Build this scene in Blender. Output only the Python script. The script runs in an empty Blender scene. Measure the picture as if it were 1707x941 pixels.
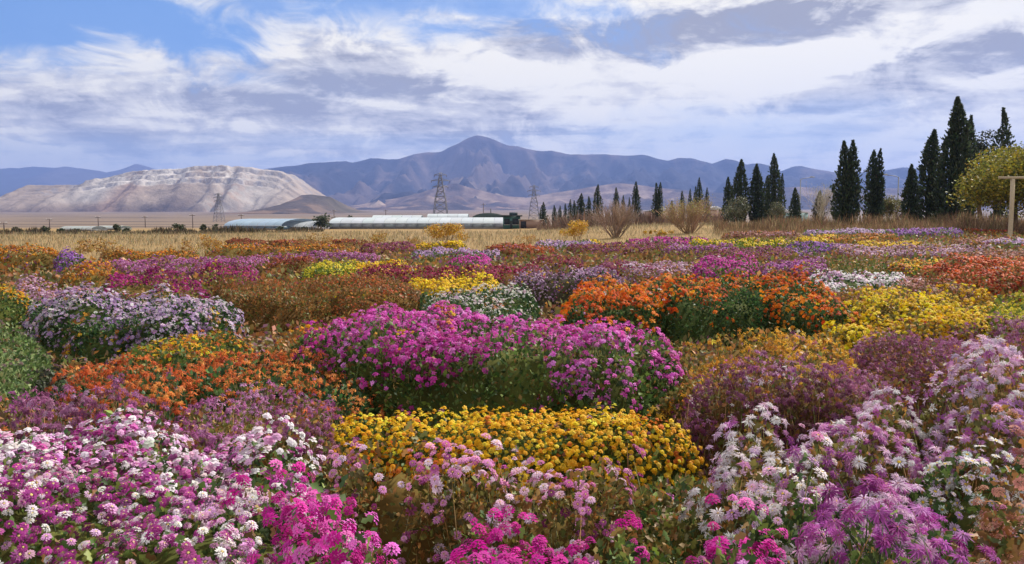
import bpy, math
import numpy as np
from mathutils import Vector, Matrix

R = np.random.default_rng(7)
scene = bpy.context.scene
COL = scene.collection

# ------------------------------------------------------------------ camera
F = 1242.0; CX = 853.5; CY = 470.5; HOR = 372.0; EYE = 1.65
PITCH = math.atan((CY - HOR) / F)
cam_d = bpy.data.cameras.new("camera"); cam = bpy.data.objects.new("camera", cam_d); COL.objects.link(cam)
cam_d.sensor_width = 36.0; cam_d.lens = F / 1707 * 36.0
cam_d.clip_start = 0.05; cam_d.clip_end = 60000
cam.location = (0, 0, EYE); cam.rotation_euler = (math.pi / 2 - PITCH, 0, 0)
scene.camera = cam

# ------------------------------------------------------------------ light
SUN_AZ = math.radians(46)      # to the right of the view direction (+Y)
SUN_EL = math.radians(43)
sund = Vector((math.sin(SUN_AZ) * math.cos(SUN_EL), math.cos(SUN_AZ) * math.cos(SUN_EL), math.sin(SUN_EL)))
sl = bpy.data.lights.new("sun", 'SUN'); sl.energy = 5.0; sl.angle = math.radians(1.2); sl.color = (1.0, 0.94, 0.84)
so = bpy.data.objects.new("sun", sl); COL.objects.link(so)
so.rotation_euler = sund.to_track_quat('Z', 'Y').to_euler()
scene.view_settings.view_transform = 'Standard'; scene.view_settings.look = 'None'
scene.view_settings.gamma = 1.0; scene.view_settings.exposure = 0.5
scene.view_settings.use_curve_mapping = False
scene.cycles.use_denoising = True
scene.cycles.max_bounces = 4; scene.cycles.diffuse_bounces = 2; scene.cycles.transmission_bounces = 3
scene.cycles.transparent_max_bounces = 4; scene.cycles.volume_bounces = 0
scene.cycles.caustics_reflective = False; scene.cycles.caustics_refractive = False

# ------------------------------------------------------------------ node expression helper
def srgb(r, g, b):
    f = lambda c: (c / 255 / 12.92) if c / 255 <= 0.04045 else ((c / 255 + 0.055) / 1.055) ** 2.4
    return (f(r), f(g), f(b))
class X:
    def __init__(s, nt, sock): s.nt = nt; s.k = sock
    def _m(s, op, *o, clamp=False):
        n = s.nt.nodes.new('ShaderNodeMath'); n.operation = op; n.use_clamp = clamp
        s.nt.links.new(s.k, n.inputs[0])
        for i, v in enumerate(o):
            if isinstance(v, X): s.nt.links.new(v.k, n.inputs[i + 1])
            else: n.inputs[i + 1].default_value = v
        return X(s.nt, n.outputs[0])
    def __add__(s, o): return s._m('ADD', o)
    __radd__ = __add__
    def __sub__(s, o): return s._m('SUBTRACT', o)
    def __rsub__(s, o): return (s * -1.0) + o
    def __mul__(s, o): return s._m('MULTIPLY', o)
    __rmul__ = __mul__
    def __truediv__(s, o): return s._m('DIVIDE', o)
    def pw(s, o): return s._m('POWER', o)
    def mx(s, o): return s._m('MAXIMUM', o)
    def mn(s, o): return s._m('MINIMUM', o)
    def ex(s): return s._m('EXPONENT')
    def sat(s): return s._m('ADD', 0.0, clamp=True)
    def ss(s, a, b):
        n = s.nt.nodes.new('ShaderNodeMapRange'); n.interpolation_type = 'SMOOTHSTEP'
        s.nt.links.new(s.k, n.inputs[0]); n.inputs[1].default_value = a; n.inputs[2].default_value = b
        return X(s.nt, n.outputs[0])
def comb(nt, x, y, z):
    n = nt.nodes.new('ShaderNodeCombineXYZ')
    for i, v in enumerate((x, y, z)):
        if isinstance(v, X): nt.links.new(v.k, n.inputs[i])
        else: n.inputs[i].default_value = v
    return X(nt, n.outputs[0])
def noise(nt, vec, scale, detail=4.0, rough=0.55, dist=0.0):
    n = nt.nodes.new('ShaderNodeTexNoise'); n.inputs['Scale'].default_value = scale
    n.inputs['Detail'].default_value = detail; n.inputs['Roughness'].default_value = rough
    n.inputs['Distortion'].default_value = dist
    if vec is not None: nt.links.new(vec.k, n.inputs['Vector'])
    return X(nt, n.outputs['Fac'])
def mixc(nt, f, a, b):
    n = nt.nodes.new('ShaderNodeMix'); n.data_type = 'RGBA'
    for i, v in ((0, f), (6, a), (7, b)):
        if isinstance(v, X): nt.links.new(v.k, n.inputs[i])
        elif i == 0: n.inputs[0].default_value = v
        else: n.inputs[i].default_value = (*v, 1)
    return X(nt, n.outputs[2])

# ------------------------------------------------------------------ sky (world)
def px_dir(u, v):
    x = (u - CX) / F; y = -(v - CY) / F
    c, s = math.cos(PITCH), math.sin(PITCH)
    d = Vector((x, c + y * s, -s + y * c)); return d.normalized()
world = bpy.data.worlds.new("World"); scene.world = world; world.use_nodes = True
world.cycles.sampling_method = 'MANUAL'; world.cycles.sample_map_resolution = 256
nt = world.node_tree; nt.nodes.clear()
wo = nt.nodes.new('ShaderNodeOutputWorld'); bg = nt.nodes.new('ShaderNodeBackground')
sky = nt.nodes.new('ShaderNodeTexSky'); sky.sky_type = 'NISHITA'; sky.sun_disc = False
sky.sun_elevation = SUN_EL; sky.sun_rotation = SUN_AZ; sky.air_density = 1.0; sky.dust_density = 0.4; sky.ozone_density = 2.0
tc = nt.nodes.new('ShaderNodeTexCoord'); sp = nt.nodes.new('ShaderNodeSeparateXYZ')
nt.links.new(tc.outputs['Generated'], sp.inputs[0])
dx, dy, dz = [X(nt, sp.outputs[i]) for i in range(3)]
den = dz.mx(0.0) + 0.09
qx = dx / den; qy = dy / den
def dot3(v): return dx * v[0] + dy * v[1] + dz * v[2]
nB = noise(nt, comb(nt, qx * 0.55 + 3.1, qy * 1.0 + 9.0, 2.0), 0.8, 6, 0.58, 0.35)      # broad billows
nC = noise(nt, comb(nt, qx * 0.7 - 7.0, qy * 1.9 + 1.0, 5.0), 2.3, 6, 0.62, 0.4)        # streaks
nD = noise(nt, comb(nt, dx * 10, dy * 10, dz * 20), 1.0, 7, 0.60, 0.8)                     # ragged puffs
nE = noise(nt, comb(nt, dx * 34 + dz * 8, dy * 34, dz * 90), 1.0, 5, 0.65, 0.3)                   # small flecks
edge = (nD - 0.5) * 2.6 + (nB - 0.5) * 1.1
def ell(u, v, ru, rv, rot=0.0, w=1.0, soft=0.75):
    """a patch of sky round a direction, ragged at its rim; radii in photo pixels"""
    c = px_dir(u, v); r = c.cross(Vector((0, 0, 1))).normalized(); up = r.cross(c)
    a_ = r * math.cos(rot) + up * math.sin(rot); b_ = up * math.cos(rot) - r * math.sin(rot)
    mp = nt.nodes.new('ShaderNodeMapping'); mp.vector_type = 'TEXTURE'
    mp.inputs['Rotation'].default_value = Matrix((a_, b_, -c)).transposed().to_euler()
    mp.inputs['Scale'].default_value = (ru / F, rv / F, 1e6)
    nt.links.new(tc.outputs['Generated'], mp.inputs[0])
    ln = nt.nodes.new('ShaderNodeVectorMath'); ln.operation = 'LENGTH'; nt.links.new(mp.outputs[0], ln.inputs[0])
    n = nt.nodes.new('ShaderNodeMapRange'); n.interpolation_type = 'SMOOTHSTEP'
    nt.links.new((X(nt, ln.outputs['Value']) + edge).k, n.inputs[0])
    n.inputs[1].default_value = 1.0 + soft * 0.6; n.inputs[2].default_value = 1.0 - soft * 0.6
    n.inputs[3].default_value = 0.0; n.inputs[4].default_value = w
    return X(nt, n.outputs[0])
def layer(rows):
    r = None
    for a in rows: e = ell(*a); r = e if r is None else r.mx(e)
    return r
# open blue gaps between the clouds
gap = layer(((95, 22, 250, 62, 0.06, 1.0, 0.7), (690, -8, 300, 30, -0.03, 0.85, 0.8), (300, -70, 520, 66, 0.0, 0.9, 0.8),
             (1215, 222, 200, 34, 0.0, 0.5, 1.6), (150, 258, 420, 22, 0.0, 0.4, 1.6), (560, 240, 200, 14, 0.0, 0.3, 1.6)))
dark = layer(((625, 132, 130, 46, -0.25, 0.85), (540, 190, 300, 22, -0.03, 0.6), (770, 190, 120, 30, -0.1, 0.7), (1215, 48, 180, 36, 0.02, 1.0), (905, 68, 90, 30, 0.0, 0.8),
              (1610, 102, 170, 34, 0.16, 1.0), (1440, 156, 140, 20, 0.03, 0.85), (1550, 40, 60, 18, 0.5, 0.55), (300, 232, 400, 20, 0.0, 0.5),
              (120, 200, 250, 22, 0.0, 0.45), (1450, 0, 220, 20, 0.0, 0.5), (1660, 165, 120, 14, 0.1, 0.5)))
brt = layer(((850, 112, 150, 36, -0.2, 0.8), (1330, 118, 230, 42, -0.08, 1.0), (1500, 66, 120, 36, 0.25, 1.0), (440, 62, 320, 34, -0.05, 0.75), (600, 32, 150, 22, 0, 0.7), (1080, 183, 120, 13, 0.05, 0.7),
             (640, 172, 130, 7, -0.12, 0.8), (230, 207, 60, 7, 0.0, 0.75), (320, 232, 50, 6, 0.0, 0.6), (1580, 148, 150, 6, 0.2, 0.9), (820, 190, 45, 10, 0.0, 0.7), (1330, 245, 260, 13, 0.0, 0.5)))
front = dy.ss(0.05, 0.3)
glow = dot3(sund).mx(0.0).pw(4.0)
dark = dark * front; brt = brt * front
cover = (1.0 + (nB - 0.5) * 0.6).sat() * (1.0 - gap * front * 0.97)
lum = 0.65 + (nB - 0.5) * 0.7 + (nC - 0.5) * 1.1 + (nD - 0.5) * 2.0 + (nE - 0.5) * 1.1 + brt * 0.40 - dark * 0.70 + glow * 0.12 + (1.0 - dz.ss(0.02, 0.2)) * 0.22
lum = lum.sat()
c_lo = srgb(146, 145, 150); c_mid = srgb(196, 193, 190); c_hi = srgb(238, 232, 216)
cl = mixc(nt, lum.ss(-0.05, 0.55), c_lo, c_mid)
cl = mixc(nt, lum.ss(0.42, 0.95), cl, c_hi)
cl = mixc(nt, (glow * 0.4).sat() * lum.ss(0.1, 0.6), cl, srgb(236, 233, 224))      # thin cloud lit through round the sun
vm = nt.nodes.new('ShaderNodeVectorMath'); vm.operation = 'SCALE'; nt.links.new(sky.outputs[0], vm.inputs[0]); vm.inputs['Scale'].default_value = 0.10
skyc = mixc(nt, 0.6, X(nt, vm.outputs[0]), srgb(66, 130, 206))
hz = 1.0 - dz.ss(0.0, 0.18)
skyc = mixc(nt, hz * 0.85, skyc, srgb(186, 196, 206))
final = mixc(nt, cover, skyc, cl)
final = mixc(nt, dz.ss(-0.02, 0.01), srgb(120, 115, 110), final)
nt.links.new(final.k, bg.inputs[0]); bg.inputs[1].default_value = 1.0
nt.links.new(bg.outputs[0], wo.inputs[0])

# ------------------------------------------------------------------ materials
MATS = {}
def new_mat(name):
    m = bpy.data.materials.new(name); m.use_nodes = True; t = m.node_tree
    return m, t, t.nodes['Principled BSDF']
def mat_attr(name, rough=0.7, transl=0.0, nscale=0.0, namp=0.0, spec=0.3, bump=0.0):
    """colour from the mesh's own colour layer, broken up with fine noise; optional light shining through"""
    m, t, b = new_mat(name)
    a = t.nodes.new('ShaderNodeAttribute'); a.attribute_name = 'col'
    c = X(t, a.outputs['Color'])
    if namp:
        g = t.nodes.new('ShaderNodeNewGeometry')
        n = noise(t, X(t, g.outputs['Position']), nscale, 7, 0.62)
        h = t.nodes.new('ShaderNodeHueSaturation'); t.links.new(c.k, h.inputs['Color'])
        t.links.new(((n - 0.5) * (2 * namp) + 1.0).k, h.inputs['Value']); c = X(t, h.outputs[0])
        if bump:
            bn = t.nodes.new('ShaderNodeBump'); bn.inputs['Strength'].default_value = 0.6; bn.inputs['Distance'].default_value = bump
            t.links.new(n.k, bn.inputs['Height']); t.links.new(bn.outputs[0], b.inputs['Normal'])
    t.links.new(c.k, b.inputs['Base Color']); b.inputs['Roughness'].default_value = rough
    b.inputs['Specular IOR Level'].default_value = spec
    if transl:
        tr = t.nodes.new('ShaderNodeBsdfTranslucent'); t.links.new(c.k, tr.inputs[0])
        mx = t.nodes.new('ShaderNodeMixShader'); mx.inputs[0].default_value = transl
        t.links.new(b.outputs[0], mx.inputs[1]); t.links.new(tr.outputs[0], mx.inputs[2])
        t.links.new(mx.outputs[0], t.nodes['Material Output'].inputs[0])
    MATS[name] = m; return m
mat_attr('petal', 0.65, 0.40, spec=0.2)
mat_attr('leaf', 0.55, 0.28, spec=0.35)
mat_attr('needle', 0.7, 0.22, spec=0.2)
mat_attr('straw', 0.8, 0.25, spec=0.15)
mat_attr('bark', 0.9, 0.0, 14.0, 0.3, spec=0.1)
mat_attr('rock', 0.95, 0.0, 0.009, 0.55, spec=0.05, bump=38.0)
mat_attr('painted', 0.6, 0.0, 1.5, 0.18, spec=0.3)
mat_attr('sheeting', 0.45, 0.15, 0.7, 0.15, spec=0.4)
mat_attr('shaded_core', 0.95, 0.0, 60.0, 0.5, spec=0.05)

# ------------------------------------------------------------------ mesh helpers
class MB:
    """collects triangles with a colour per vertex"""
    def __init__(s): s.v = []; s.f = []; s.c = []; s.n = 0
    def add(s, v, f, c):
        v = np.asarray(v, float).reshape(-1, 3); f = np.asarray(f, int).reshape(-1, 3)
        c = np.asarray(c, float)
        if c.ndim == 1: c = np.tile(c, (len(v), 1))
        s.v.append(v); s.f.append(f + s.n); s.c.append(c); s.n += len(v)
    def tris(s): return sum(len(f) for f in s.f)
    def mesh(s, name, mat, origin=(0, 0, 0), smooth=False):
        v = np.concatenate(s.v) - np.asarray(origin); f = np.concatenate(s.f); c = np.concatenate(s.c)
        return raw_mesh(name, v, f, c, mat, smooth)
    def obj(s, name, mat, parent=None, origin=(0, 0, 0), smooth=False):
        return link(name, s.mesh(name, mat, origin, smooth), parent, (0, 0, 0) if parent else origin)
def raw_mesh(name, v, f, c, mat, smooth=False):
    me = bpy.data.meshes.new(name); nv, nf = len(v), len(f)
    me.vertices.add(nv); me.loops.add(nf * 3); me.polygons.add(nf)
    me.vertices.foreach_set('co', np.ascontiguousarray(v, np.float32).ravel())
    me.polygons.foreach_set('loop_start', np.arange(0, nf * 3, 3, dtype=np.int32))
    me.loops.foreach_set('vertex_index', np.ascontiguousarray(f, np.int32).ravel())
    if smooth: me.polygons.foreach_set('use_smooth', np.ones(nf, bool))
    a = me.color_attributes.new('col', 'FLOAT_COLOR', 'POINT')
    c4 = np.ones((nv, 4), np.float32); c4[:, :3] = c
    a.data.foreach_set('color', c4.ravel())
    me.update(calc_edges=True); me.materials.append(MATS[mat]); return me
def link(name, data, parent=None, loc=(0, 0, 0)):
    o = bpy.data.objects.new(name, data); COL.objects.link(o); o.location = loc
    if parent: o.parent = parent
    return o
def thing(name, label, cat, loc=(0, 0, 0), group=None):
    o = link(name, None, None, loc); o.empty_display_size = 0.1
    return tag(o, label, cat, group)
def tag(o, label, cat, group=None):
    o['label'] = label; o['category'] = cat
    if group: o['group'] = group
    return o
def kind(o, k): o['kind'] = k; return o

def hsh(i, j, seed):
    i = i.astype(np.int64); j = j.astype(np.int64)
    n = (i * 374761393 + j * 668265263 + seed * 982451653) & 0x7fffffff
    n = ((n ^ (n >> 13)) * 1274126177) & 0x7fffffff
    n = n ^ (n >> 16)
    return (n & 0xffff) / 65535.0
def vn(x, y, seed=0):
    x = np.asarray(x, float); y = np.asarray(y, float)
    i = np.floor(x); j = np.floor(y); a = x - i; b = y - j
    a = a * a * (3 - 2 * a); b = b * b * (3 - 2 * b)
    return ((hsh(i, j, seed) * (1 - a) + hsh(i + 1, j, seed) * a) * (1 - b) + (hsh(i, j + 1, seed) * (1 - a) + hsh(i + 1, j + 1, seed) * a) * b)
def fbm(x, y, seed=0, o=4, gain=0.5):
    s = 0; a = 1; t = 0
    for k in range(o): s = s + a * vn(x * 2 ** k + 17.3 * k, y * 2 ** k - 9.1 * k, seed + k); t += a; a *= gain
    return s / t
def rdg(x, y, seed=0, o=5):
    s = 0; a = 1; t = 0
    for k in range(o): s = s + a * (1 - np.abs(2 * vn(x * 2 ** k + 7.7 * k, y * 2 ** k + 3.3 * k, seed + k) - 1)); t += a; a *= 0.55
    return s / t
def sst(x, a, b):
    t = np.clip((x - a) / (b - a), 0, 1); return t * t * (3 - 2 * t)

def ground_z(x, y):
    """the garden rises gently to the right and the plain climbs to the mountain foot"""
    x = np.asarray(x, float); y = np.asarray(y, float)
    s = sst(x, -6, 26) * np.clip(y - 8, 0, 80) * 0.0165
    return s + 95 * (np.clip(y - 260, 0, 6000) / 5000) ** 1.35
def unproj(u, v, z=0.0):
    """where the photograph's sight line meets a height z above the ground"""
    d = px_dir(u, v); t = 30.0
    lo, hi = 0.5, 4000.0
    for _ in range(60):
        t = math.sqrt(lo * hi)
        if EYE + d.z * t > float(ground_z(d.x * t, d.y * t)) + z: lo = t
        else: hi = t
    return d.x * t, d.y * t
def at(u, D):
    """ground point D metres ahead in photo column u"""
    x = (u - CX) / F * D
    return x, D, float(ground_z(x, D))
def z_of(v, D):
    d = px_dir(CX, v); return EYE + d.z / d.y * D
def rot_to(n, spin):
    """rotation matrices taking +Z to n, spun about it"""
    n = n / np.linalg.norm(n, axis=1, keepdims=True)
    a = np.where(np.abs(n[:, 2:3]) < 0.95, np.array([[0, 0, 1.0]]), np.array([[1.0, 0, 0]]))
    x = np.cross(a, n); x /= np.linalg.norm(x, axis=1, keepdims=True); y = np.cross(n, x)
    c, s = np.cos(spin)[:, None], np.sin(spin)[:, None]
    return np.stack([x * c + y * s, -x * s + y * c, n], axis=2)
def scatter(mb, T, pos, Rm, scale, ca, cb_=None, cc=None):
    """T = (verts, faces, role per vert); role 0 -> ca, 1 -> cb, 2 -> cc"""
    V, Fc, role = T; n = len(pos); k = len(V)
    if n == 0: return
    scale = np.broadcast_to(np.asarray(scale, float), (n,))
    v = np.einsum('nij,kj->nki', Rm, V) * scale[:, None, None] + pos[:, None, :]
    cb_ = ca if cb_ is None else cb_; cc = ca if cc is None else np.broadcast_to(np.asarray(cc, float), (n, 3))
    w1 = np.clip(role, 0, 1)[None, :, None]; w2 = np.clip(role - 1, 0, 1)[None, :, None]
    c = (ca[:, None] * (1 - w1) + cb_[:, None] * w1) * (1 - w2) + cc[:, None] * w2
    f = Fc[None] + (np.arange(n) * k)[:, None, None]
    mb.add(v.reshape(-1, 3), f.reshape(-1, 3), c.reshape(-1, 3))
def tube(mb, pts, rad, col, sides=5):
    pts = np.asarray(pts, float); n = len(pts); rad = np.broadcast_to(np.asarray(rad, float), (n,))
    d = np.gradient(pts, axis=0); Rm = rot_to(d, np.zeros(n))
    a = np.arange(sides) / sides * 2 * np.pi
    ring = np.stack([np.cos(a), np.sin(a), 0 * a], 1)
    v = np.einsum('nij,kj->nki', Rm, ring) * rad[:, None, None] + pts[:, None]
    f = []
    for i in range(n - 1):
        for k in range(sides):
            k2 = (k + 1) % sides; a0, a1, b0, b1 = i * sides + k, i * sides + k2, (i + 1) * sides + k, (i + 1) * sides + k2
            f += [(a0, a1, b1), (a0, b1, b0)]
    for k in range(1, sides - 1): f.append(((n - 1) * sides, (n - 1) * sides + k, (n - 1) * sides + k + 1))
    mb.add(v.reshape(-1, 3), f, col)
def box(mb, x0, x1, y0, y1, z0, z1, col):
    v = [(x, y, z) for z in (z0, z1) for y in (y0, y1) for x in (x0, x1)]
    q_ = [(0, 2, 3, 1), (4, 5, 7, 6), (0, 1, 5, 4), (2, 6, 7, 3), (0, 4, 6, 2), (1, 3, 7, 5)]
    f = [t for a, b, c, d in q_ for t in ((a, b, c), (a, c, d))]
    mb.add(v, f, col)
def prism(mb, prof, y0, y1, col):
    """profile in (x, z) pushed from y0 to y1"""
    n = len(prof); v = [(x, y0, z) for x, z in prof] + [(x, y1, z) for x, z in prof]
    f = [(0, i, i + 1) for i in range(1, n - 1)] + [(n, n + i + 1, n + i) for i in range(1, n - 1)]
    for i in range(n):
        j = (i + 1) % n; f += [(i, n + i, n + j), (i, n + j, j)]
    mb.add(v, f, col)
def pick(pal, n, rng):
    w = np.array([p[-1] for p in pal], float); return rng.choice(len(pal), n, p=w / w.sum())
def jit(c, n, rng, hv=0.08, vv=0.18):
    c = np.asarray(c, float) * (1 + rng.normal(0, vv, (n, 1))) * (1 + rng.normal(0, hv, (n, 3)))
    return np.clip(c, 0.004, 0.88)

# ------------------------------------------------------------------ mountains and plain
def grid_mesh(name, xs, ys, Z, Cc, mat, smooth=True):
    nx, ny = len(xs), len(ys); XX, YY = np.meshgrid(xs, ys)
    v = np.stack([XX, YY, Z], 2).reshape(-1, 3)
    i = (np.arange(ny - 1)[:, None] * nx + np.arange(nx - 1)[None]).ravel()
    f = np.concatenate([np.stack([i, i + 1, i + nx + 1], 1), np.stack([i, i + nx + 1, i + nx], 1)])
    return kind(link(name, raw_mesh(name, v, f, Cc.reshape(-1, 3), mat, smooth)), 'structure')
def lerp(a, b, t): return np.asarray(a) * (1 - t[..., None]) + np.asarray(b) * t[..., None]

def mountain(name, prof, D, foot, back, x0, x1, step, ystep, seed, colours, gul=0.5, spur=700.0, rough=1.0, power=1.25):
    pu = np.array([p[0] for p in prof], float); pz = np.array([z_of(p[1], D) for p in prof]); pxw = (pu - CX) / F * D
    xs = np.arange(x0, x1 + step, step); ys = np.arange(D - foot, D + back + ystep, ystep)
    XX, YY = np.meshgrid(xs, ys)
    rz = np.interp(xs, pxw, pz)[None] + (fbm(xs / (step * 7), xs * 0 + seed, seed, 3)[None] - 0.5) * 26 * rough
    t = np.clip((YY - (D - foot)) / foot, 0, 1); tb = np.clip((YY - D) / back, 0, 1)
    wx = XX + (fbm(XX / 1700, YY / 1700, seed + 9, 3) - 0.5) * 1500 * (1 - t)
    gl = rdg(wx / spur, YY / (spur * 2.6), seed + 3, 5)
    env = t ** power
    fade = (1 - t) ** 0.45
    base = ground_z(XX, YY)
    Z = base * 0 + (rz - 60) * env * (1 - gul * (1 - gl) * 2.0 * fade * (t > 0)) + (rdg(XX / 230, YY / 300, seed + 5, 4) - 0.6) * 260 * rough * t ** .7 * fade
    Z = np.where(YY > D, (rz - 60) * (1 - tb * 0.8), Z)
    Z = Z + np.minimum(base, 60) - 4 * (t == 0) * 6
    sh = fbm(XX / 900, YY / 1500, seed + 20, 5); fine = fbm(XX / 110, YY / 200, seed + 30, 5, .6)
    Cc = colours(XX, YY, Z, t, gl, sh, fine)
    return grid_mesh(name, xs, ys, Z, Cc, 'rock', False)

def c_main(XX, YY, Z, t, gl, sh, fine):
    c = lerp((0.020, 0.017, 0.022), (0.10, 0.072, 0.064), sst(sh + 0.4 * (fine - 0.5), 0.42, 0.62))
    c = c * (0.75 + 0.5 * fine[..., None])
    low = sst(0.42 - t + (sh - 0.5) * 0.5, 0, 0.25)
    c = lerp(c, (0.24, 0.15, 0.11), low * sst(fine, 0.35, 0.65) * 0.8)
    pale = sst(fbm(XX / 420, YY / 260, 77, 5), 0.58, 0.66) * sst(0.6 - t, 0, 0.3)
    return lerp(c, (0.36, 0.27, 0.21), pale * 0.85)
def c_far(XX, YY, Z, t, gl, sh, fine):
    return lerp((0.03, 0.027, 0.03), (0.07, 0.055, 0.05), sst(sh, 0.4, 0.6))
MAIN = [(-700, 335), (60, 330), (300, 300), (430, 283), (452, 279), (470, 277), (500, 274), (515, 271), (540, 270), (560, 268), (575, 267), (590, 269), (620, 262), (645, 264), (665, 265),
        (690, 257), (712, 253), (735, 251), (748, 245), (765, 238), (780, 229), (795, 224), (812, 226), (825, 231), (845, 240), (862, 242), (880, 247), (905, 251), (920, 250), (950, 256),
        (980, 255), (1010, 256), (1040, 259), (1072, 257), (1092, 262), (1112, 267), (1130, 262), (1150, 262), (1165, 266), (1185, 271), (1207, 263), (1225, 266), (1242, 273),
        (1262, 271), (1280, 274), (1300, 284), (1318, 277), (1332, 275), (1350, 279), (1375, 285), (1400, 289), (1430, 288), (1470, 282), (1505, 278), (1540, 281), (1600, 284), (1660, 288), (1760, 283), (1900, 292), (2500, 330)]
FAR = [(-700, 300), (-200, 285), (-60, 283), (0, 280), (30, 277), (70, 275), (105, 276), (140, 277), (165, 281), (185, 285), (205, 280), (222, 275), (237, 271), (250, 275), (275, 283), (330, 292), (430, 300), (700, 330)]
mountain('mountain', FAR, 14000, 5200, 1500, -17500, -2500, 70, 110, 5, c_far, 0.45, 1100)
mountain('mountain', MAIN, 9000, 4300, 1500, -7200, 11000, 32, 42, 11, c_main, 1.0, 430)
FOOTH = [(300, 358), (430, 356), (520, 350), (600, 342), (660, 331), (700, 322), (735, 311), (760, 306), (785, 313), (830, 326), (880, 330), (930, 321), (980, 312), (1030, 306), (1080, 311), (1140, 318), (1200, 322), (1260, 316), (1330, 312), (1400, 318), (1480, 314), (1560, 310), (1640, 316), (1760, 312), (1950, 330)]
def c_foot(XX, YY, Z, t, gl, sh, fine):
    c = lerp((0.045, 0.034, 0.034), (0.15, 0.10, 0.08), sst(sh * .6 + fine * .5, 0.45, 0.66))
    return lerp(c, (0.28, 0.205, 0.16), sst(fine + (sh - .5) * .8, 0.60, 0.74) * 0.7)
mountain('foothills', FOOTH, 6000, 1500, 1200, -2700, 5400, 24, 32, 61, c_foot, 0.7, 330, .45, 1.1)
HILL = [(300, 362), (400, 361), (440, 349), (470, 336), (490, 326), (505, 318), (520, 317), (540, 319), (553, 321), (560, 328), (568, 338), (590, 347), (640, 354), (720, 360)]
def c_hill(XX, YY, Z, t, gl, sh, fine):
    c = lerp((0.07, 0.055, 0.05), (0.17, 0.115, 0.085), sst(fine, 0.4, 0.62))
    return lerp(c, (0.10, 0.085, 0.05), sst(sh, 0.45, 0.6) * 0.5)
mountain('rocky_hill', HILL, 3000, 620, 450, -1420, -300, 9, 10, 23, c_hill, 0.35, 120, 0.14, 0.9)
# the quarried hill: benches on top, spoil fans poured down its front
QU = [(0, 356), (25, 352), (55, 349), (66, 340), (80, 322), (96, 311), (125, 312), (180, 312), (196, 305), (215, 300), (232, 293), (262, 289), (275, 287), (310, 288), (345, 285),
      (372, 281), (395, 281), (420, 282), (445, 284), (470, 288), (487, 290), (500, 297), (520, 312), (540, 327), (556, 340), (575, 350), (620, 357)]
def quarry():
    D = 4200.0; foot = 900.0; back = 500.0
    pu = np.array([p[0] for p in QU], float); pz = np.array([z_of(p[1], D) for p in QU]); pxw = (pu - CX) / F * D
    xs = np.arange(-3050, -700, 9.0); ys = np.arange(D - foot, D + back, 10.0)
    XX, YY = np.meshgrid(xs, ys); rz = np.interp(xs, pxw, pz)[None]
    base = ground_z(XX, YY)
    up = np.maximum(rz - base, 0)
    t = (YY - (D - foot)) / foot
    fan = rdg(XX / 210 + (fbm(XX / 300, YY / 300, 3) - .5), YY / 5000, 41, 3)
    e0 = 0.05 + 0.3 * (1 - fan) + 0.1 * fbm(XX / 150, YY / 150, 45)
    tt = np.clip((t - e0) / (0.62 - e0 * 0.5), 0, 1)
    slope = tt ** 0.95
    st = np.floor(slope * 7 + .8 * fbm(XX / 120, YY / 120, 47)) / 7
    upper = sst(slope + (fbm(XX / 240, YY / 240, 48) - .5) * .3, 0.54, 0.64) * sst(XX, -2600, -2250)
    upper2 = upper * .55; hgt = slope * (1 - upper2) + np.clip(st, 0, 1) * upper2
    hgt = hgt + (fbm(XX / 35, YY / 35, 49, 4) - 0.5) * 0.08 * upper + (fbm(XX / 70, YY / 70, 50, 4) - .5) * 0.05 * (tt > 0)
    tb = np.clip((YY - D) / back, 0, 1)
    Z = base - 3 + up * np.clip(hgt, 0, 1.05) * (1 - tb ** 2)
    fine = fbm(XX / 22, YY / 22, 51, 4); sh = fbm(XX / 260, YY / 420, 52, 4)
    tan, grey, white, rust, brown = (0.28, 0.22, 0.175), (0.37, 0.335, 0.31), (0.52, 0.48, 0.45), (0.27, 0.175, 0.125), (0.13, 0.095, 0.075)
    c = lerp(brown, tan, sst(tt + (sh - .5) * .6, 0.05, 0.35))
    px = XX / D * F + CX
    c = lerp(c, grey, np.exp(-((px - 235 + (tt - .6) * 30) / 38) ** 2) * sst(tt, 0.1, 0.3))
    c = lerp(c, rust, np.exp(-((px - 285) / 22) ** 2) * sst(sh, 0.35, 0.6) * 0.8)
    c = lerp(c, grey, np.exp(-((px - 460) / 55) ** 2) * sst(sh, 0.3, 0.7))
    c = lerp(c, rust, np.exp(-((px - 445) / 25) ** 2) * sst(fine, 0.45, 0.65) * 0.6)
    wm = upper * sst(px, 190, 260) * sst(470 - px, 0, 60) * sst(fine + (sh - .5) * 1.4, 0.50, 0.70)
    c = lerp(c, white, wm * 0.95)
    c = lerp(c, (0.26, 0.24, 0.25), upper * sst(0.44 - fine, 0, 0.1) * 0.9)
    c = c * (0.82 + 0.36 * fine[..., None])
    grid_mesh('quarry_hill', xs, ys, Z, c, 'rock')
quarry()

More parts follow.
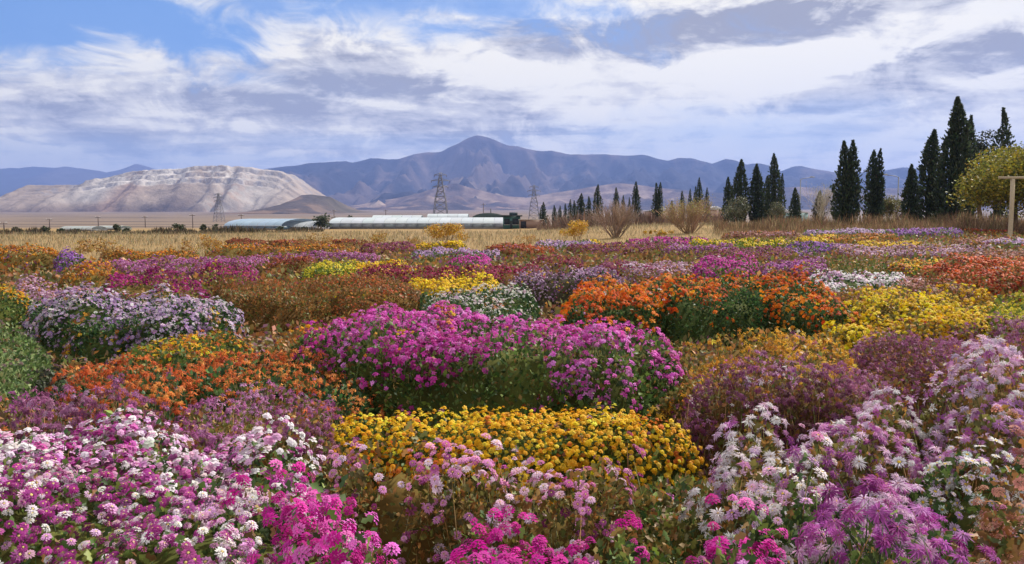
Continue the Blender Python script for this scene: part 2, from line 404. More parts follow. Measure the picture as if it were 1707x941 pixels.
# ground sheet: fine near the garden, coarse far away
def ground():
    a = np.linspace(0, 1, 90); g = 0.9 * np.sinh(a * 10.6) ; g = g / g[-1] * 24000
    xs = np.concatenate([-g[::-1], g[1:]])
    b = np.linspace(0, 1, 190); h = np.sinh(b * 9.5); ys = np.concatenate([[-3000, -300, -40, -10], -3 + h / h[-1] * 17000])
    XX, YY = np.meshgrid(xs, ys); Z = ground_z(XX, YY)
    Z = Z + (fbm(XX / 3, YY / 3, 4, 3) - .5) * 0.05 * sst(YY, 60, 20)
    o = grid_mesh('ground', xs, ys, Z, np.ones(XX.shape + (3,)) * .2, 'rock')
    m, t, bs = new_mat('ground_soil')
    ge = t.nodes.new('ShaderNodeNewGeometry'); P = X(t, ge.outputs['Position'])
    s = t.nodes.new('ShaderNodeSeparateXYZ'); t.links.new(P.k, s.inputs[0]); x, y = X(t, s.outputs[0]), X(t, s.outputs[1])
    n1 = noise(t, P, 0.35, 5); n2 = noise(t, P, 9.0, 5, 0.7); n3 = noise(t, comb(t, x * 0.004, y * 0.011, 0), 1.0, 6, 0.6)
    soil = mixc(t, n2.ss(0.35, 0.65), srgb(84, 70, 58), srgb(140, 122, 104))
    straw = mixc(t, n1.ss(0.3, 0.7), srgb(130, 116, 88), srgb(156, 140, 106))
    straw = mixc(t, n2.ss(0.3, 0.75), srgb(140, 108, 66), straw)
    plain = mixc(t, n3.ss(0.35, 0.6), srgb(84, 74, 70), srgb(126, 110, 98))
    f1 = (y - x * 0.58 + (n1 - .5) * 5).ss(31, 35)
    f2 = (y + (n3 - .5) * 120).ss(170, 300)
    c = mixc(t, f1, soil, straw); c = mixc(t, f2, c, plain)
    t.links.new(c.k, bs.inputs['Base Color']); bs.inputs['Roughness'].default_value = 0.95; bs.inputs['Specular IOR Level'].default_value = 0.1
    bn = t.nodes.new('ShaderNodeBump'); bn.inputs['Distance'].default_value = 0.03; t.links.new(n2.k, bn.inputs['Height']); t.links.new(bn.outputs[0], bs.inputs['Normal'])
    o.data.materials.clear(); o.data.materials.append(m)
ground()

# the air: pale blue haze filling the whole basin
def haze():
    mb = MB(); box(mb, -24500, 24500, -3500, 17500, -2, 1250, (1, 1, 1))
    me = mb.mesh('haze', 'rock'); me.materials.clear()
    m = bpy.data.materials.new('haze'); m.use_nodes = True; t = m.node_tree; t.nodes.clear()
    out = t.nodes.new('ShaderNodeOutputMaterial'); v = t.nodes.new('ShaderNodeVolumePrincipled')
    v.inputs['Color'].default_value = (0.27, 0.41, 0.95, 1); v.inputs['Density'].default_value = 8.2e-5; v.inputs['Anisotropy'].default_value = 0.15
    t.links.new(v.outputs[0], out.inputs['Volume']); me.materials.append(m)
    kind(link('haze', me), 'stuff')
haze()
# ------------------------------------------------------------------ buildings, masts, poles beyond the field
def pylon(u, vtop, D, label, group):
    x, y, zg = at(u, D); H = z_of(vtop, D) - zg
    t = thing('electricity_pylon', label, 'pylon', (x, y, zg), group); col = srgb(118, 118, 128)
    w0 = H * 0.15; th = H * 0.0058
    def w(z): return w0 * (1 - z / H) ** 0.9 * 0.82 + H * 0.012 + (w0 * 0.12 if z < H * .6 else 0)
    lv = np.array([0, .16, .30, .42, .53, .63, .72, .80, .88, .95]) * H
    for sx in (-1, 1):
        for sy in (-1, 1):
            mb = MB(); tube(mb, [(sx * w(z), sy * w(z), z) for z in list(lv) + [H]], th * 1.3, col, 4); mb.obj('leg', 'painted', t)
    mb = MB()
    for a, b in zip(lv[:-1], lv[1:]):
        cs = [(-1, -1), (1, -1), (1, 1), (-1, 1)]
        for k in range(4):
            p, q_ = cs[k], cs[(k + 1) % 4]
            for (m, n) in ((p, q_), (q_, p)):
                tube(mb, [(m[0] * w(a), m[1] * w(a), a), (n[0] * w(b), n[1] * w(b), b)], th * .75, col, 3)
            tube(mb, [(p[0] * w(b), p[1] * w(b), b), (q_[0] * w(b), q_[1] * w(b), b)], th * .75, col, 3)
    kind(mb.obj('bracing', 'painted', t), 'stuff')
    for zz, L in ((.72, .15), (.84, .18), (.95, .12)):
        mb = MB(); z = zz * H; L *= H
        for sy in (-1, 1):
            tube(mb, [(-L, 0, z), (0, sy * w(z), z), (L, 0, z)], th, col, 3)
        tube(mb, [(-L, 0, z), (0, 0, z + H * .045), (L, 0, z)], th, col, 3)
        for sx in (-1, 1): tube(mb, [(sx * L, 0, z), (sx * L, 0, z - H * .04)], th, col, 3)
        mb.obj('cross_arm', 'painted', t)
pylon(735, 288, 480, 'largest lattice electricity pylon standing behind the long white greenhouse', 'electricity pylons')
pylon(367, 322, 620, 'grey lattice electricity pylon in front of the quarried hill', 'electricity pylons')
pylon(890, 309, 560, 'slim lattice electricity pylon beside the walled hut and first cypresses', 'electricity pylons')

def pole(u, vtop, D, label, arm=True):
    x, y, zg = at(u, D); H = z_of(vtop, D) - zg
    t = thing('utility_pole', label, 'pole', (x, y, zg), 'utility poles across the plain'); c = srgb(96, 86, 84)
    mb = MB(); tube(mb, [(0, 0, 0), (0, 0, H * .5), (0, 0, H)], [.16, .14, .11], c, 6); mb.obj('post', 'bark', t)
    if arm:
        mb = MB(); box(mb, -1.0, 1.0, -.18, -.112, H * .92, H * .92 + .14, c); mb.obj('cross_arm', 'bark', t)
        for k in (-.85, 0.45, .85):
            mb = MB(); tube(mb, [(k, -.145, H * .92 + .14), (k, -.145, H * .92 + .4)], [.05, .07], srgb(200, 200, 205), 5); mb.obj('insulator', 'painted', t)
for u, v, D, l in ((9, 372, 190, 'utility pole nearest the left edge of the picture'), (85, 366, 230, 'utility pole above the second dark shrub from the left'),
                   (166, 362, 260, 'utility pole in front of the grey spoil fan, left part'), (244, 361, 265, 'utility pole under the pale quarry fan'),
                   (323, 358, 250, 'utility pole just left of the left-hand pylon'), (404, 358, 250, 'utility pole over the pale blue greenhouse roof'),
                   (558, 350, 330, 'utility pole behind the dark bush clump beside the long greenhouse'), (644, 350, 330, 'utility pole above the middle of the long greenhouse roof'),
                   (806, 339, 300, 'utility pole rising beside the dark arched barn')):
    pole(u, v, D, l)

def greenhouse(u0, u1, D, depth, wall_h, roof_h, label, bays, skew=0.0, wallc=srgb(150, 158, 166), roofc=srgb(188, 196, 204)):
    x0, _, z0 = at(u0, D); x1, _, z1 = at(u1, D); zg = min(z0, z1)
    t = thing('greenhouse', label, 'greenhouse', (x0, D, zg), 'white plastic greenhouses'); L = x1 - x0
    mb = MB(); box(mb, 0, L, .06, depth, 0, wall_h - .02, jit(wallc, 1, R)[0] * .8); mb.obj('inner_wall', 'sheeting', t)
    for k in range(bays):
        a, b = L * k / bays, L * (k + 1) / bays
        mb = MB(); box(mb, a + .05, b - .05, 0, .05, .35, wall_h - .06, jit(wallc, 1, R, .02, .05)[0]); mb.obj('wall_panel', 'sheeting', t)
        mb = MB(); n = 5; c = jit(roofc, 1, R, .015, .04)[0]
        P = [(depth * .5 * (1 - math.cos(math.pi * i / (2 * n))), wall_h + roof_h * math.sin(math.pi * i / (2 * n))) for i in range(n + 1)]
        P = P + [(depth - p, z) for p, z in P[::-1][1:]]
        v = []; f = []
        for i, (p, z) in enumerate(P): v += [(a + .03 + skew * p, p, z), (b - .03 + skew * p, p, z)]
        for i in range(len(P) - 1): f += [(2 * i, 2 * i + 1, 2 * i + 3), (2 * i, 2 * i + 3, 2 * i + 2)]
        mb.add(v, f, c); mb.obj('roof_sheet', 'sheeting', t)
    for k in range(bays + 1):
        a = L * k / bays; mb = MB(); tube(mb, [(a, -.08, 0), (a, -.08, wall_h)], .06, srgb(120, 122, 130), 5); mb.obj('post', 'painted', t)
    mb = MB(); box(mb, 0, L, -.1, -.02, 0, .33, srgb(120, 112, 106)); mb.obj('plinth', 'painted', t)
    mb = MB(); box(mb, -.1, L + .1, -.14, -.03, wall_h, wall_h + .12, srgb(170, 174, 182)); mb.obj('gutter', 'painted', t)
greenhouse(549, 842, 200, 24, 1.45, 1.75, 'long white plastic greenhouse in front of the big pylon', 16)
greenhouse(620, 702, 236, 9, 2.4, 1.7, 'left hump of white polytunnel showing over the long greenhouse', 5)
greenhouse(712, 780, 240, 9, 2.7, 1.9, 'right hump of white polytunnel showing over the long greenhouse, below the pylon', 4)
greenhouse(374, 470, 175, 20, .9, 1.8, 'pale blue greenhouse under the left pylon', 7, 0.25, srgb(112, 134, 158), srgb(146, 168, 190))
greenhouse(455, 522, 182, 20, .6, 1.6, 'white low greenhouse between the pale blue one and the dark bushes', 5, 0.0, srgb(150, 156, 160), srgb(172, 178, 184))
for u0, u1, D, l in ((100, 154, 150, 'low grey tunnel between the second and third dark shrub pairs at far left'), (160, 200, 175, 'low grey tunnel just left of the upright dark shrub')):
    greenhouse(u0, u1, D, 6, .3, .7, l, 6, 0, srgb(120, 124, 120), srgb(158, 164, 164))

def barn():
    D = 245; x, y, zg = at(815, D); t = thing('arched_barn', 'dark green arched barn roof behind the right end of the long greenhouse', 'barn', (x, y, zg))
    w = 5.4; mb = MB(); box(mb, -w, w, 0, 14, 0, 3.0, srgb(86, 104, 96)); mb.obj('wall', 'painted', t)
    prof = [(w * math.cos(math.pi * i / 12) * 1.05, 3.0 + 1.9 * math.sin(math.pi * i / 12)) for i in range(13)]
    mb = MB(); prism(mb, prof, -.4, 14.4, srgb(56, 70, 66)); mb.obj('roof', 'painted', t)
    mb = MB(); tube(mb, [(.6, 2, 4.6), (.6, 2, 6.3)], .18, srgb(80, 80, 84), 6); mb.obj('chimney', 'painted', t)
    for k in (-3, 0, 3):
        mb = MB(); box(mb, k - .7, k + .7, -.06, -.003, 1.0, 2.4, srgb(60, 68, 74)); mb.obj('window', 'painted', t)
barn()
def hut():
    D = 190; x, y, zg = at(853, D); t = thing('gatehouse', 'dark green gatehouse with flat overhanging roof right of the long greenhouse', 'building', (x, y, zg))
    g = srgb(70, 108, 104)
    mb = MB(); box(mb, -2.2, 2.2, 0, 5, 0, 3.2, g); mb.obj('wall', 'painted', t)
    mb = MB(); box(mb, -2.7, 2.7, -.6, 5.4, 3.2, 3.5, srgb(48, 58, 62)); mb.obj('roof', 'painted', t)
    mb = MB(); box(mb, -.6, 1.5, 1, 3, 3.5, 4.2, srgb(60, 76, 80)); r = mb.obj('roof_tank', 'painted', t)
    for a, b in ((-1.9, -.5), (.2, 1.8)):
        mb = MB(); box(mb, a, b, -.05, -.003, 1.1, 2.6, srgb(40, 46, 52)); w_ = mb.obj('window', 'painted', t)
        mb = MB(); box(mb, a - .08, b + .08, -.09, -.053, 1.0, 1.1, srgb(180, 184, 180)); mb.obj('sill', 'painted', w_)
    mb = MB(); box(mb, -.45, .15, -.05, -.003, 0, 2.1, srgb(54, 60, 60)); mb.obj('door', 'painted', t)
    D = 178; x, y, zg = at(886, D); t = thing('brick_shed', 'low tan shed with a dark doorway beside the dark green gatehouse', 'shed', (x, y, zg))
    c = srgb(150, 124, 110)
    mb = MB(); box(mb, -2.9, 2.7, 0, 4, 0, 2.0, c); mb.obj('wall', 'painted', t)
    mb = MB(); box(mb, -3.1, 2.9, -.25, 4.2, 2.0, 2.16, srgb(176, 166, 158)); mb.obj('roof', 'painted', t)
    mb = MB(); box(mb, -2.6, -1.3, -.05, -.003, 0, 1.7, srgb(38, 40, 44)); mb.obj('door', 'painted', t)
    D = 200
    for u0, u1, h, l, c in ((1078, 1128, 3.4, 'low pinkish wall building behind the lone wide cypress', srgb(186, 160, 150)), (1180, 1206, 3.8, 'small pinkish house wall left of the tallest middle cypresses', srgb(180, 150, 142)),
                            (1300, 1345, 3.0, 'low pale teal roofed shed behind the grey bare tree', srgb(150, 180, 182))):
        x0, _, zg = at(u0, D); x1, _, _ = at(u1, D)
        t = thing('farm_building', l, 'building', ((x0 + x1) / 2, D, zg)); w = (x1 - x0) / 2
        mb = MB(); box(mb, -w, w, 0, 6, 0, h, c); mb.obj('wall', 'painted', t)
        mb = MB(); prism(mb, [(-w - .3, h), (w + .3, h), (0, h + 1.0)], -.3, 6.3, srgb(170, 170, 176)); mb.obj('roof', 'painted', t)
        for k in (-.5, .4):
            mb = MB(); box(mb, w * k - .5, w * k + .5, -.05, -.003, 1.1, 2.2, srgb(60, 62, 70)); mb.obj('window', 'painted', t)
hut()
def lamp(u, vtop, D, dirx, label):
    x, y, zg = at(u, D); H = z_of(vtop, D) - zg; t = thing('street_lamp', label, 'street lamp', (x, y, zg), 'street lamps behind the cypresses'); c = srgb(130, 134, 142)
    mb = MB(); tube(mb, [(0, 0, 0), (0, 0, H * .96)], [.12, .07], c, 7); mb.obj('post', 'painted', t)
    L = 1.7 * dirx
    mb = MB(); tube(mb, [(0, 0, H * .95), (L * .25, 0, H * .975), (L, 0, H)], .05, c, 5); mb.obj('arm', 'painted', t)
    mb = MB(); prism(mb, [(L - .15 * dirx, H - .05), (L + .7 * dirx, H), (L + .7 * dirx, H + .1), (L, H + .16)], -.16, .16, srgb(150, 154, 160)); mb.obj('lamp_head', 'painted', t)
lamp(1493, 292, 105, -1, 'street lamp with its arm to the left between two dark cypresses')
lamp(1331, 296, 130, 1, 'shorter-looking street lamp over the small cypress beside the grey bare tree')
def tpost():
    D = 46; x, y, zg = at(1682, D); H = z_of(296, D) - zg
    t = thing('wooden_post', 'weathered wooden T-shaped post in front of the yellow-green tree', 'post', (x, y, zg)); c = srgb(178, 164, 140)
    mb = MB(); tube(mb, [(0, 0, -.1), (.02, 0, H * .5), (0, 0, H - .09)], [.13, .125, .12], c, 8); mb.obj('post', 'bark', t)
    mb = MB(); box(mb, -.85, 1.45, -.07, .07, H - .09, H + .06, c); mb.obj('cross_beam', 'bark', t)
tpost()

# ------------------------------------------------------------------ trees
KITE = (np.array([(0, 0, 0), (.16, 0.02, .5), (0, .04, 1), (-.16, 0.02, .5)], float), np.array([(0, 1, 2), (0, 2, 3)]), np.array([0, 0, 1, 0.0]))
LEAF2 = (np.array([(0, 0, 0), (.32, .5, .06), (0, 1, -.05), (-.32, .5, .06)], float), np.array([(0, 1, 2), (0, 2, 3)]), np.array([0, 0, 1, 0.0]))
def cypress(u, vtop, D, wpx, label, leaders=1, n=2600, seed=0, ragged=1.0, openn=0.0, vbase=None):
    rng = np.random.default_rng(1000 + seed); x, y, zg = at(u, D)
    H = z_of(vtop, D) - zg; W = wpx / F * D / 2
    t = thing('cypress_tree', label, 'tree', (x, y, zg), 'dark cypress trees')
    mb = MB(); tube(mb, [(0, 0, -.1), (.03, 0, H * .3), (0, 0, H * .8)], [W * .16 + .05, W * .12 + .03, .03], srgb(84, 66, 52), 6); mb.obj('trunk', 'bark', t)
    L = [(0, 0, 1.0, 1.0)]
    if leaders > 1: L = [(-W * .3, 0, .985, .74)] + [(W * (.42 + .2 * k), W * .2 * (-1) ** k, 1.0 - .07 * k, .62) for k in range(leaders - 1)]
    mb = MB(); core = MB()
    def prof(h, w):
        return w * np.interp(h, [0, .05, .18, .38, .6, .8, .92, 1], [.45, .7, 1, .95, .74, .44, .2, .0])
    for dx_, dy_, th, w in L:
        Hh = H * th; Wd = W * w; m = int(n / len(L))
        h = rng.random(m) ** 0.9; a = rng.random(m) * 2 * np.pi
        lump = 0.50 + (.55 * vn(a * 1.6 + seed, h * H / (Wd + .1) * 1.5, seed + 3) + .45 * vn(a * 3.1 + seed, h * H / (Wd + .1) * 4.2, seed + 4)) * ragged + .2 * (1 - ragged)
        spike = np.where(rng.random(m) < .13, 1.0 + .5 * rng.random(m), 1.0)
        r = prof(h, Wd) * lump * spike * (.45 + .55 * rng.random(m) ** .35)
        if openn: r = np.where(vn(a * 1.1, h * 9, seed + 8) < openn, r * .25, r)
        pos = np.stack([dx_ * (.3 + .7 * h) + .12 * Wd * np.sin(h * 7 + seed) * (h > .7) + r * np.cos(a), dy_ + r * np.sin(a), h * Hh * .97 + .05], 1)
        d = np.stack([np.cos(a) * .55, np.sin(a) * .55, np.ones(m) * .85], 1) + rng.normal(0, .28, (m, 3))
        sc = (.075 * H ** .45 * Wd ** .5 + .16) * (.6 + .8 * rng.random(m)) * np.interp(h, [0, .7, 1], [1, .85, .5])
        c0 = jit((.030, .046, .030), m, rng, .15, .35); c1 = jit((.075, .10, .052), m, rng, .12, .3)  # tips coloured brighter than the base, painting in lit edges
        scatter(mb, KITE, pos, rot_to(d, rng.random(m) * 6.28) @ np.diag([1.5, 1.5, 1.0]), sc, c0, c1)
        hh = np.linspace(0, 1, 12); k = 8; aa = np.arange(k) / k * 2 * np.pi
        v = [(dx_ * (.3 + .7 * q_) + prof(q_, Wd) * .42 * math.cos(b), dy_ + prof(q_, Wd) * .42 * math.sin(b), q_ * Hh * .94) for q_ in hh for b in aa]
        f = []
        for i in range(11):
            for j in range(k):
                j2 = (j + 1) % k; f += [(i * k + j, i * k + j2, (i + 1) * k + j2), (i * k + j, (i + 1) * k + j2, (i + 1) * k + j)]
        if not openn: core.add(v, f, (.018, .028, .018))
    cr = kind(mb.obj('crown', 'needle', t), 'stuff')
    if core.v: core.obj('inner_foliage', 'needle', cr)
CY_ = [  # u, vtop, D, width px, leaders, label
    (905, 337, 185, 12, 1, 'small cypress standing alone right of the tan shed'), (924, 342, 190, 8, 1, 'second small cypress right of the tan shed'),
    (933, 343, 195, 7, 1, 'third small cypress right of the tan shed, very thin'), (942, 339, 195, 6, 1, 'fourth small cypress right of the tan shed, thin'),
    (950, 332, 190, 8, 1, 'thin cypress left half of a touching pair above the yellow shrub'), (957, 334, 185, 9, 1, 'thin cypress right half of a touching pair above the yellow shrub'),
    (968, 322, 170, 16, 1, 'broad small cypress above the yellow-leaved shrub'), (981, 327, 175, 10, 1, 'small cypress between the broad one and the first bare shrub'),
    (995.5, 307, 160, 15, 1, 'tall narrow cypress at the left rim of the first bare shrub'), (1026, 312, 165, 12, 1, 'cypress rising behind the middle of the first bare shrub'),
    (1038, 325, 180, 8, 1, 'short cypress behind the right half of the first bare shrub'), (1048, 329, 180, 7, 1, 'shortest cypress behind the right rim of the first bare shrub'),
    (1059, 302, 155, 15, 1, 'tall narrow cypress just right of the first bare shrub'), (1095, 303, 150, 21, 2, 'wide cypress standing alone between the two bare shrubs'),
    (1119, 334, 185, 9, 1, 'tiny cypress left of the second bare shrub'), (1135, 318, 170, 10, 1, 'small cypress above the left half of the second bare shrub'),
    (1149, 314, 170, 8, 1, 'narrow cypress above the centre of the second bare shrub'), (1157, 310, 172, 9, 1, 'narrow cypress leaning on the tallest one above the second bare shrub'),
    (1164, 295, 160, 13, 1, 'tallest cypress above the second bare shrub'), (1176, 312, 170, 10, 1, 'small cypress above the right rim of the second bare shrub'),
    (1212, 294, 120, 17, 1, 'slim cypress behind the grey-green round bush, left one'), (1231, 264, 112, 26, 1, 'tall thick cypress above the grey-green round bush'),
    (1259, 272, 112, 26, 1, 'smooth tapering cypress right of the grey-green round bush'), (1275, 292, 116, 13, 1, 'slim cypress squeezed between two taller ones'),
    (1287, 254, 110, 23, 1, 'tall ragged cypress at the right of the middle group'), (1300, 288, 114, 11, 1, 'slim cypress at the right foot of the tall ragged one'),
    (1323, 313, 100, 16, 1, 'small cypress standing alone under the farther street lamp'), (1363, 318, 98, 16, 1, 'small cypress half hidden in the grey bare tree'),
    (1409, 231, 80, 46, 2, 'broad twin-topped cypress right of the grey bare tree'), (1455, 246, 84, 35, 2, 'ragged cypress with a side top left of the street lamp'),
    (1514, 273, 76, 24, 1, 'small bent-topped cypress right of the street lamp'), (1548, 214, 80, 38, 1, 'tall narrow-tipped cypress left of the tallest tree'),
    (1585, 158, 74, 48, 1, 'tallest dark cypress of all, near the right edge'), (1608, 189, 84, 26, 1, 'thin cypress tip just right of the tallest cypress')]
for i, (u, v, D, w, l, lab) in enumerate(CY_):
    cypress(u, v, D, w, lab, l, n=int(np.clip(w * 130, 900, 6000)), seed=i * 3 + 1, ragged=.75 if i in (13, 22) else 1.0)
cypress(1661, 176, 88, 36, 'sparse pointed conifer behind the yellow-green tree', 1, 3200, 210, 1.2, .3)

def limbs(mb, p, d, L, r, depth, rng, col, tips, spread=.55, sides=5, up=.15, kids=3):
    p = np.asarray(p, float); d = np.asarray(d, float); d /= np.linalg.norm(d)
    m = p + d * L * .5 + rng.normal(0, .05, 3) * L; e = m + (d + np.array([0, 0, up]) + rng.normal(0, .12, 3)) * L * .5
    tube(mb, [p, m, e], [r, r * .8, r * .6], col, sides)
    if depth == 0: tips.append(e); return
    for k in range(kids):
        nd = d + rng.normal(0, spread, 3) + np.array([0, 0, up])
        limbs(mb, e if k < 2 else m, nd, L * rng.uniform(.6, .85), r * .6, depth - 1, rng, col, tips, spread, max(3, sides - 1), up, kids)
def leafy(name, label, cat, u, vtop, D, wpx, n, leafc, lsize, seed, group=None, puffs=14, shape='round', droop=0.0, bark=srgb(96, 78, 62), fill=.75, low=.25, stems=1, vflat=1.0):
    rng = np.random.default_rng(3000 + seed); x, y, zg = at(u, D); H = z_of(vtop, D) - zg; W = wpx / F * D / 2
    t = thing(name, label, cat, (x, y, zg), group)
    tips = []; mb = MB()
    for s in range(stems):
        a = rng.random() * 6.28; k = .0 if stems == 1 else .5
        limbs(mb, (math.cos(a) * .05 * W * (stems > 1), math.sin(a) * .05 * W * (stems > 1), -.05), (math.cos(a) * k, math.sin(a) * k, 1), H * .34, max(.012, .028 * H / stems ** .5), 2, rng, bark, tips, .5, 5, .2)
    mb.obj('trunk' if stems == 1 else 'stems', 'bark', t)
    if stems > 1: kind(t.children[0], 'stuff')
    # crown: puffs of leaves over an uneven ellipsoid
    C = []
    for k in range(puffs):
        v = rng.normal(0, 1, 3); v /= np.linalg.norm(v); v *= rng.uniform(.35, 1) * fill
        C.append(((v[0]) * W, v[1] * W, H * (low + (1 - low) * .5) + v[2] * H * (1 - low) * .5 * vflat))
    C = np.array(C); pr = rng.uniform(.24, .42, puffs) * min(W, H * .5) * 1.1
    pr = np.minimum(pr, (H - C[:, 2]).clip(.12 * H))
    k = rng.integers(0, puffs, n); v = rng.normal(0, 1, (n, 3)); v /= np.linalg.norm(v, axis=1, keepdims=True)
    rr = rng.random(n) ** .4
    pos = C[k] + v * (pr[k] * rr)[:, None] * np.array([1.15, 1.15, .9])
    if droop: pos[:, 2] -= droop * rng.random(n) ** 2 * H * (np.hypot(pos[:, 0], pos[:, 1]) / W)
    zs = np.percentile(pos[:, 2], 99.3); pos[:, 2] = np.clip(pos[:, 2], .03, None) * (H / zs)
    xs_ = np.percentile(np.abs(pos[:, 0]), 98); pos[:, :2] *= W / xs_
    d = v + rng.normal(0, .7, (n, 3)) + np.array([0, 0, .2 - droop * 3])
    idx = pick(leafc, n, rng); pc = np.array([c[0] for c in leafc])
    c = jit(pc[idx], n, rng, .08, .2)
    lm = MB(); scatter(lm, LEAF2, pos, rot_to(d, rng.random(n) * 6.28), lsize * rng.uniform(.6, 1.4, n), c, c * 1.15)
    kind(lm.obj('crown', 'leaf', t), 'stuff')
    return t
OL = [((.035, .05, .025), 3), ((.06, .075, .035), 2)]
leafy('broadleaf_tree', 'dark broadleaf tree between the tallest cypress and the sparse conifer', 'tree', 1634, 222, 86, 52, 5200, [((.022, .034, .02), 3), ((.045, .055, .028), 1)], .26, 1, puffs=26, low=.2)
leafy('spreading_tree', 'yellow-green spreading tree with feathery crown at the right edge', 'tree', 1690, 244, 56, 158, 26000, [((.29, .255, .035), 4), ((.19, .19, .035), 4), ((.38, .28, .03), 1.2), ((.07, .085, .025), 1.8)], .19, 2, puffs=54, low=.2, droop=.12, fill=.82)
leafy('olive_bush', 'round olive-yellow bush under the street lamp', 'bush', 1480, 327, 86, 50, 3000, [((.16, .15, .06), 2), ((.24, .20, .09), 1), ((.08, .09, .04), 1)], .18, 3, low=.1)
leafy('round_bush', 'grey-green round bush at the foot of the middle cypress group', 'bush', 1224, 330, 95, 46, 3200, [((.08, .09, .05), 2), ((.14, .14, .08), 1.5), ((.04, .05, .03), 1)], .17, 4, low=.05)
leafy('round_bush', 'second grey-green bush low behind the ragged middle cypress', 'bush', 1296, 338, 96, 30, 1300, [((.12, .12, .07), 2), ((.06, .07, .04), 1)], .16, 5, low=.05)
leafy('dark_bush', 'dark bush at the left end of the long greenhouse', 'bush', 541, 359, 185, 30, 900, OL, .45, 6, low=0.0)
leafy('dark_bush', 'long dark bush row behind the left end of the long greenhouse', 'bush', 588, 361, 240, 66, 1000, OL, .5, 7, puffs=20, low=0.0)
SB = [(27, 380, 112, 16, 'leftmost small dark shrub at the far edge of the dry field'), (80, 378, 112, 17, 'second small dark shrub from the left along the far edge'), (103, 382, 125, 9, 'tiny dark shrub just right of the second one'),
      (129, 383, 130, 10, 'tiny dark shrub in front of the low pale tunnel'), (196, 375, 120, 11, 'upright dark shrub below the pale spoil fan'), (212, 382, 125, 11, 'low dark shrub right beside the upright one'),
      (300, 373, 118, 17, 'dark shrub standing apart left of the pale blue greenhouse'), (340, 375, 140, 8, 'small conical shrub left of the left pylon'), (360, 375, 140, 9, 'small conical shrub under the left pylon'),
      (468, 379, 150, 14, 'dark low shrub in front of the white low greenhouse'), (506, 379, 150, 16, 'dark low shrub left of the long greenhouse')]
for i, (u, v, D, w, l) in enumerate(SB):
    leafy('dark_shrub', l, 'shrub', u, v, D, w, 420, OL, .28, 20 + i, 'dark shrubs along the far field edge', puffs=9, low=0.0)
YL = [((.50, .30, .02), 4), ((.58, .36, .04), 2), ((.45, .20, .03), 2), ((.22, .18, .04), 1)]
BR = [((.36, .19, .05), 3), ((.42, .26, .06), 2), ((.22, .13, .05), 1.5)]
for i, (u, v, D, w, n, pal, l) in enumerate((
        (745, 373, 46, 66, 2600, YL[:3] + [((.30, .19, .05), 3)], 'golden-yellow leafy shrub in the dry grass below the big pylon'),
        (962, 368, 56, 52, 2200, YL, 'bright yellow shrub left of the first bare shrub'),
        (1098, 384, 60, 46, 900, YL + [((.16, .16, .04), 2)], 'low yellow-green shrub between the two bare shrubs'),
        (353, 392, 40, 34, 700, BR + [((.5, .28, .03), 2)], 'small orange-yellow shrub at the left in the dry grass'),
        (630, 387, 42, 30, 600, BR + [((.4, .3, .05), 2)], 'small yellowish shrub left of the golden shrub'),
        (690, 396, 42, 30, 420, BR, 'low tan shrub just left of the golden shrub'),
        (880, 392, 50, 40, 420, BR, 'low orange-tan shrub left of the bright yellow shrub'),
        (165, 399, 27, 90, 900, BR, 'straggly tan shrub behind the yellow-green flower strip'), (300, 402, 30, 60, 380, BR, 'thin tan shrub beside the small orange-yellow shrub'),
        (530, 389, 40, 60, 500, BR, 'wispy tan shrub in front of the dark low shrub by the greenhouses'))):
    leafy('yellow_shrub' if i < 3 else 'dry_shrub', l, 'shrub', u, v, D, w, n, pal, .10 if i < 3 else .085, 50 + i, 'autumn shrubs in the dry grass', puffs=12, low=.08, stems=7, bark=srgb(120, 92, 66))

def bare(u, vtop, D, wpx, label, seed, stems, col, leaves=None, name='bare_shrub', thick=1.0, lean=.45):
    rng = np.random.default_rng(5000 + seed); x, y, zg = at(u, D); H = z_of(vtop, D) - zg; W = wpx / F * D / 2
    t = thing(name, label, 'shrub', (x, y, zg)); mb = MB(); tips = []
    for s in range(stems):
        a = rng.random() * 6.28; k = rng.random() ** .6 * W / H * 1.05
        limbs(mb, (math.cos(a) * k * .4, math.sin(a) * k * .4, -.05), (math.cos(a) * k, math.sin(a) * k, 1), H * .40, .026 * thick, 3, rng, jit(col, 1, rng, .05, .15)[0], tips, .22, 3, .12)
    tp = np.array(tips); fz = H / np.percentile(tp[:, 2], 98); fx = W / np.percentile(np.abs(tp[:, 0]), 96); sc3 = np.array([fx, fx, fz])
    mb.v = [v * sc3 for v in mb.v]; tp = tp * sc3
    kind(mb.obj('branches', 'bark', t), 'stuff')
    if leaves:
        tp = tp[rng.integers(0, len(tp), leaves[1])] + rng.normal(0, .1, (leaves[1], 3))
        m = len(tp); lm = MB(); c = jit(leaves[0], m, rng, .08, .2)
        scatter(lm, LEAF2, tp, rot_to(rng.normal(0, 1, (m, 3)), rng.random(m) * 6), .10 * rng.uniform(.6, 1.4, m), c); kind(lm.obj('leaves', 'leaf', t), 'stuff')
bare(1026, 336, 62, 76, 'leafless grey-brown fan-shaped shrub, the left of two', 1, 44, srgb(150, 128, 114), thick=1.25)
bare(1150, 333, 66, 84, 'fan-shaped bare shrub with some olive leaves, the right of two', 2, 46, srgb(154, 126, 102), ((.30, .26, .08), 2200), thick=1.2)
bare(1366, 304, 92, 60, 'pale grey bare tree in front of the broad twin-topped cypress', 3, 16, srgb(170, 160, 148), ((.34, .32, .24), 500), 'bare_tree', 1.3)

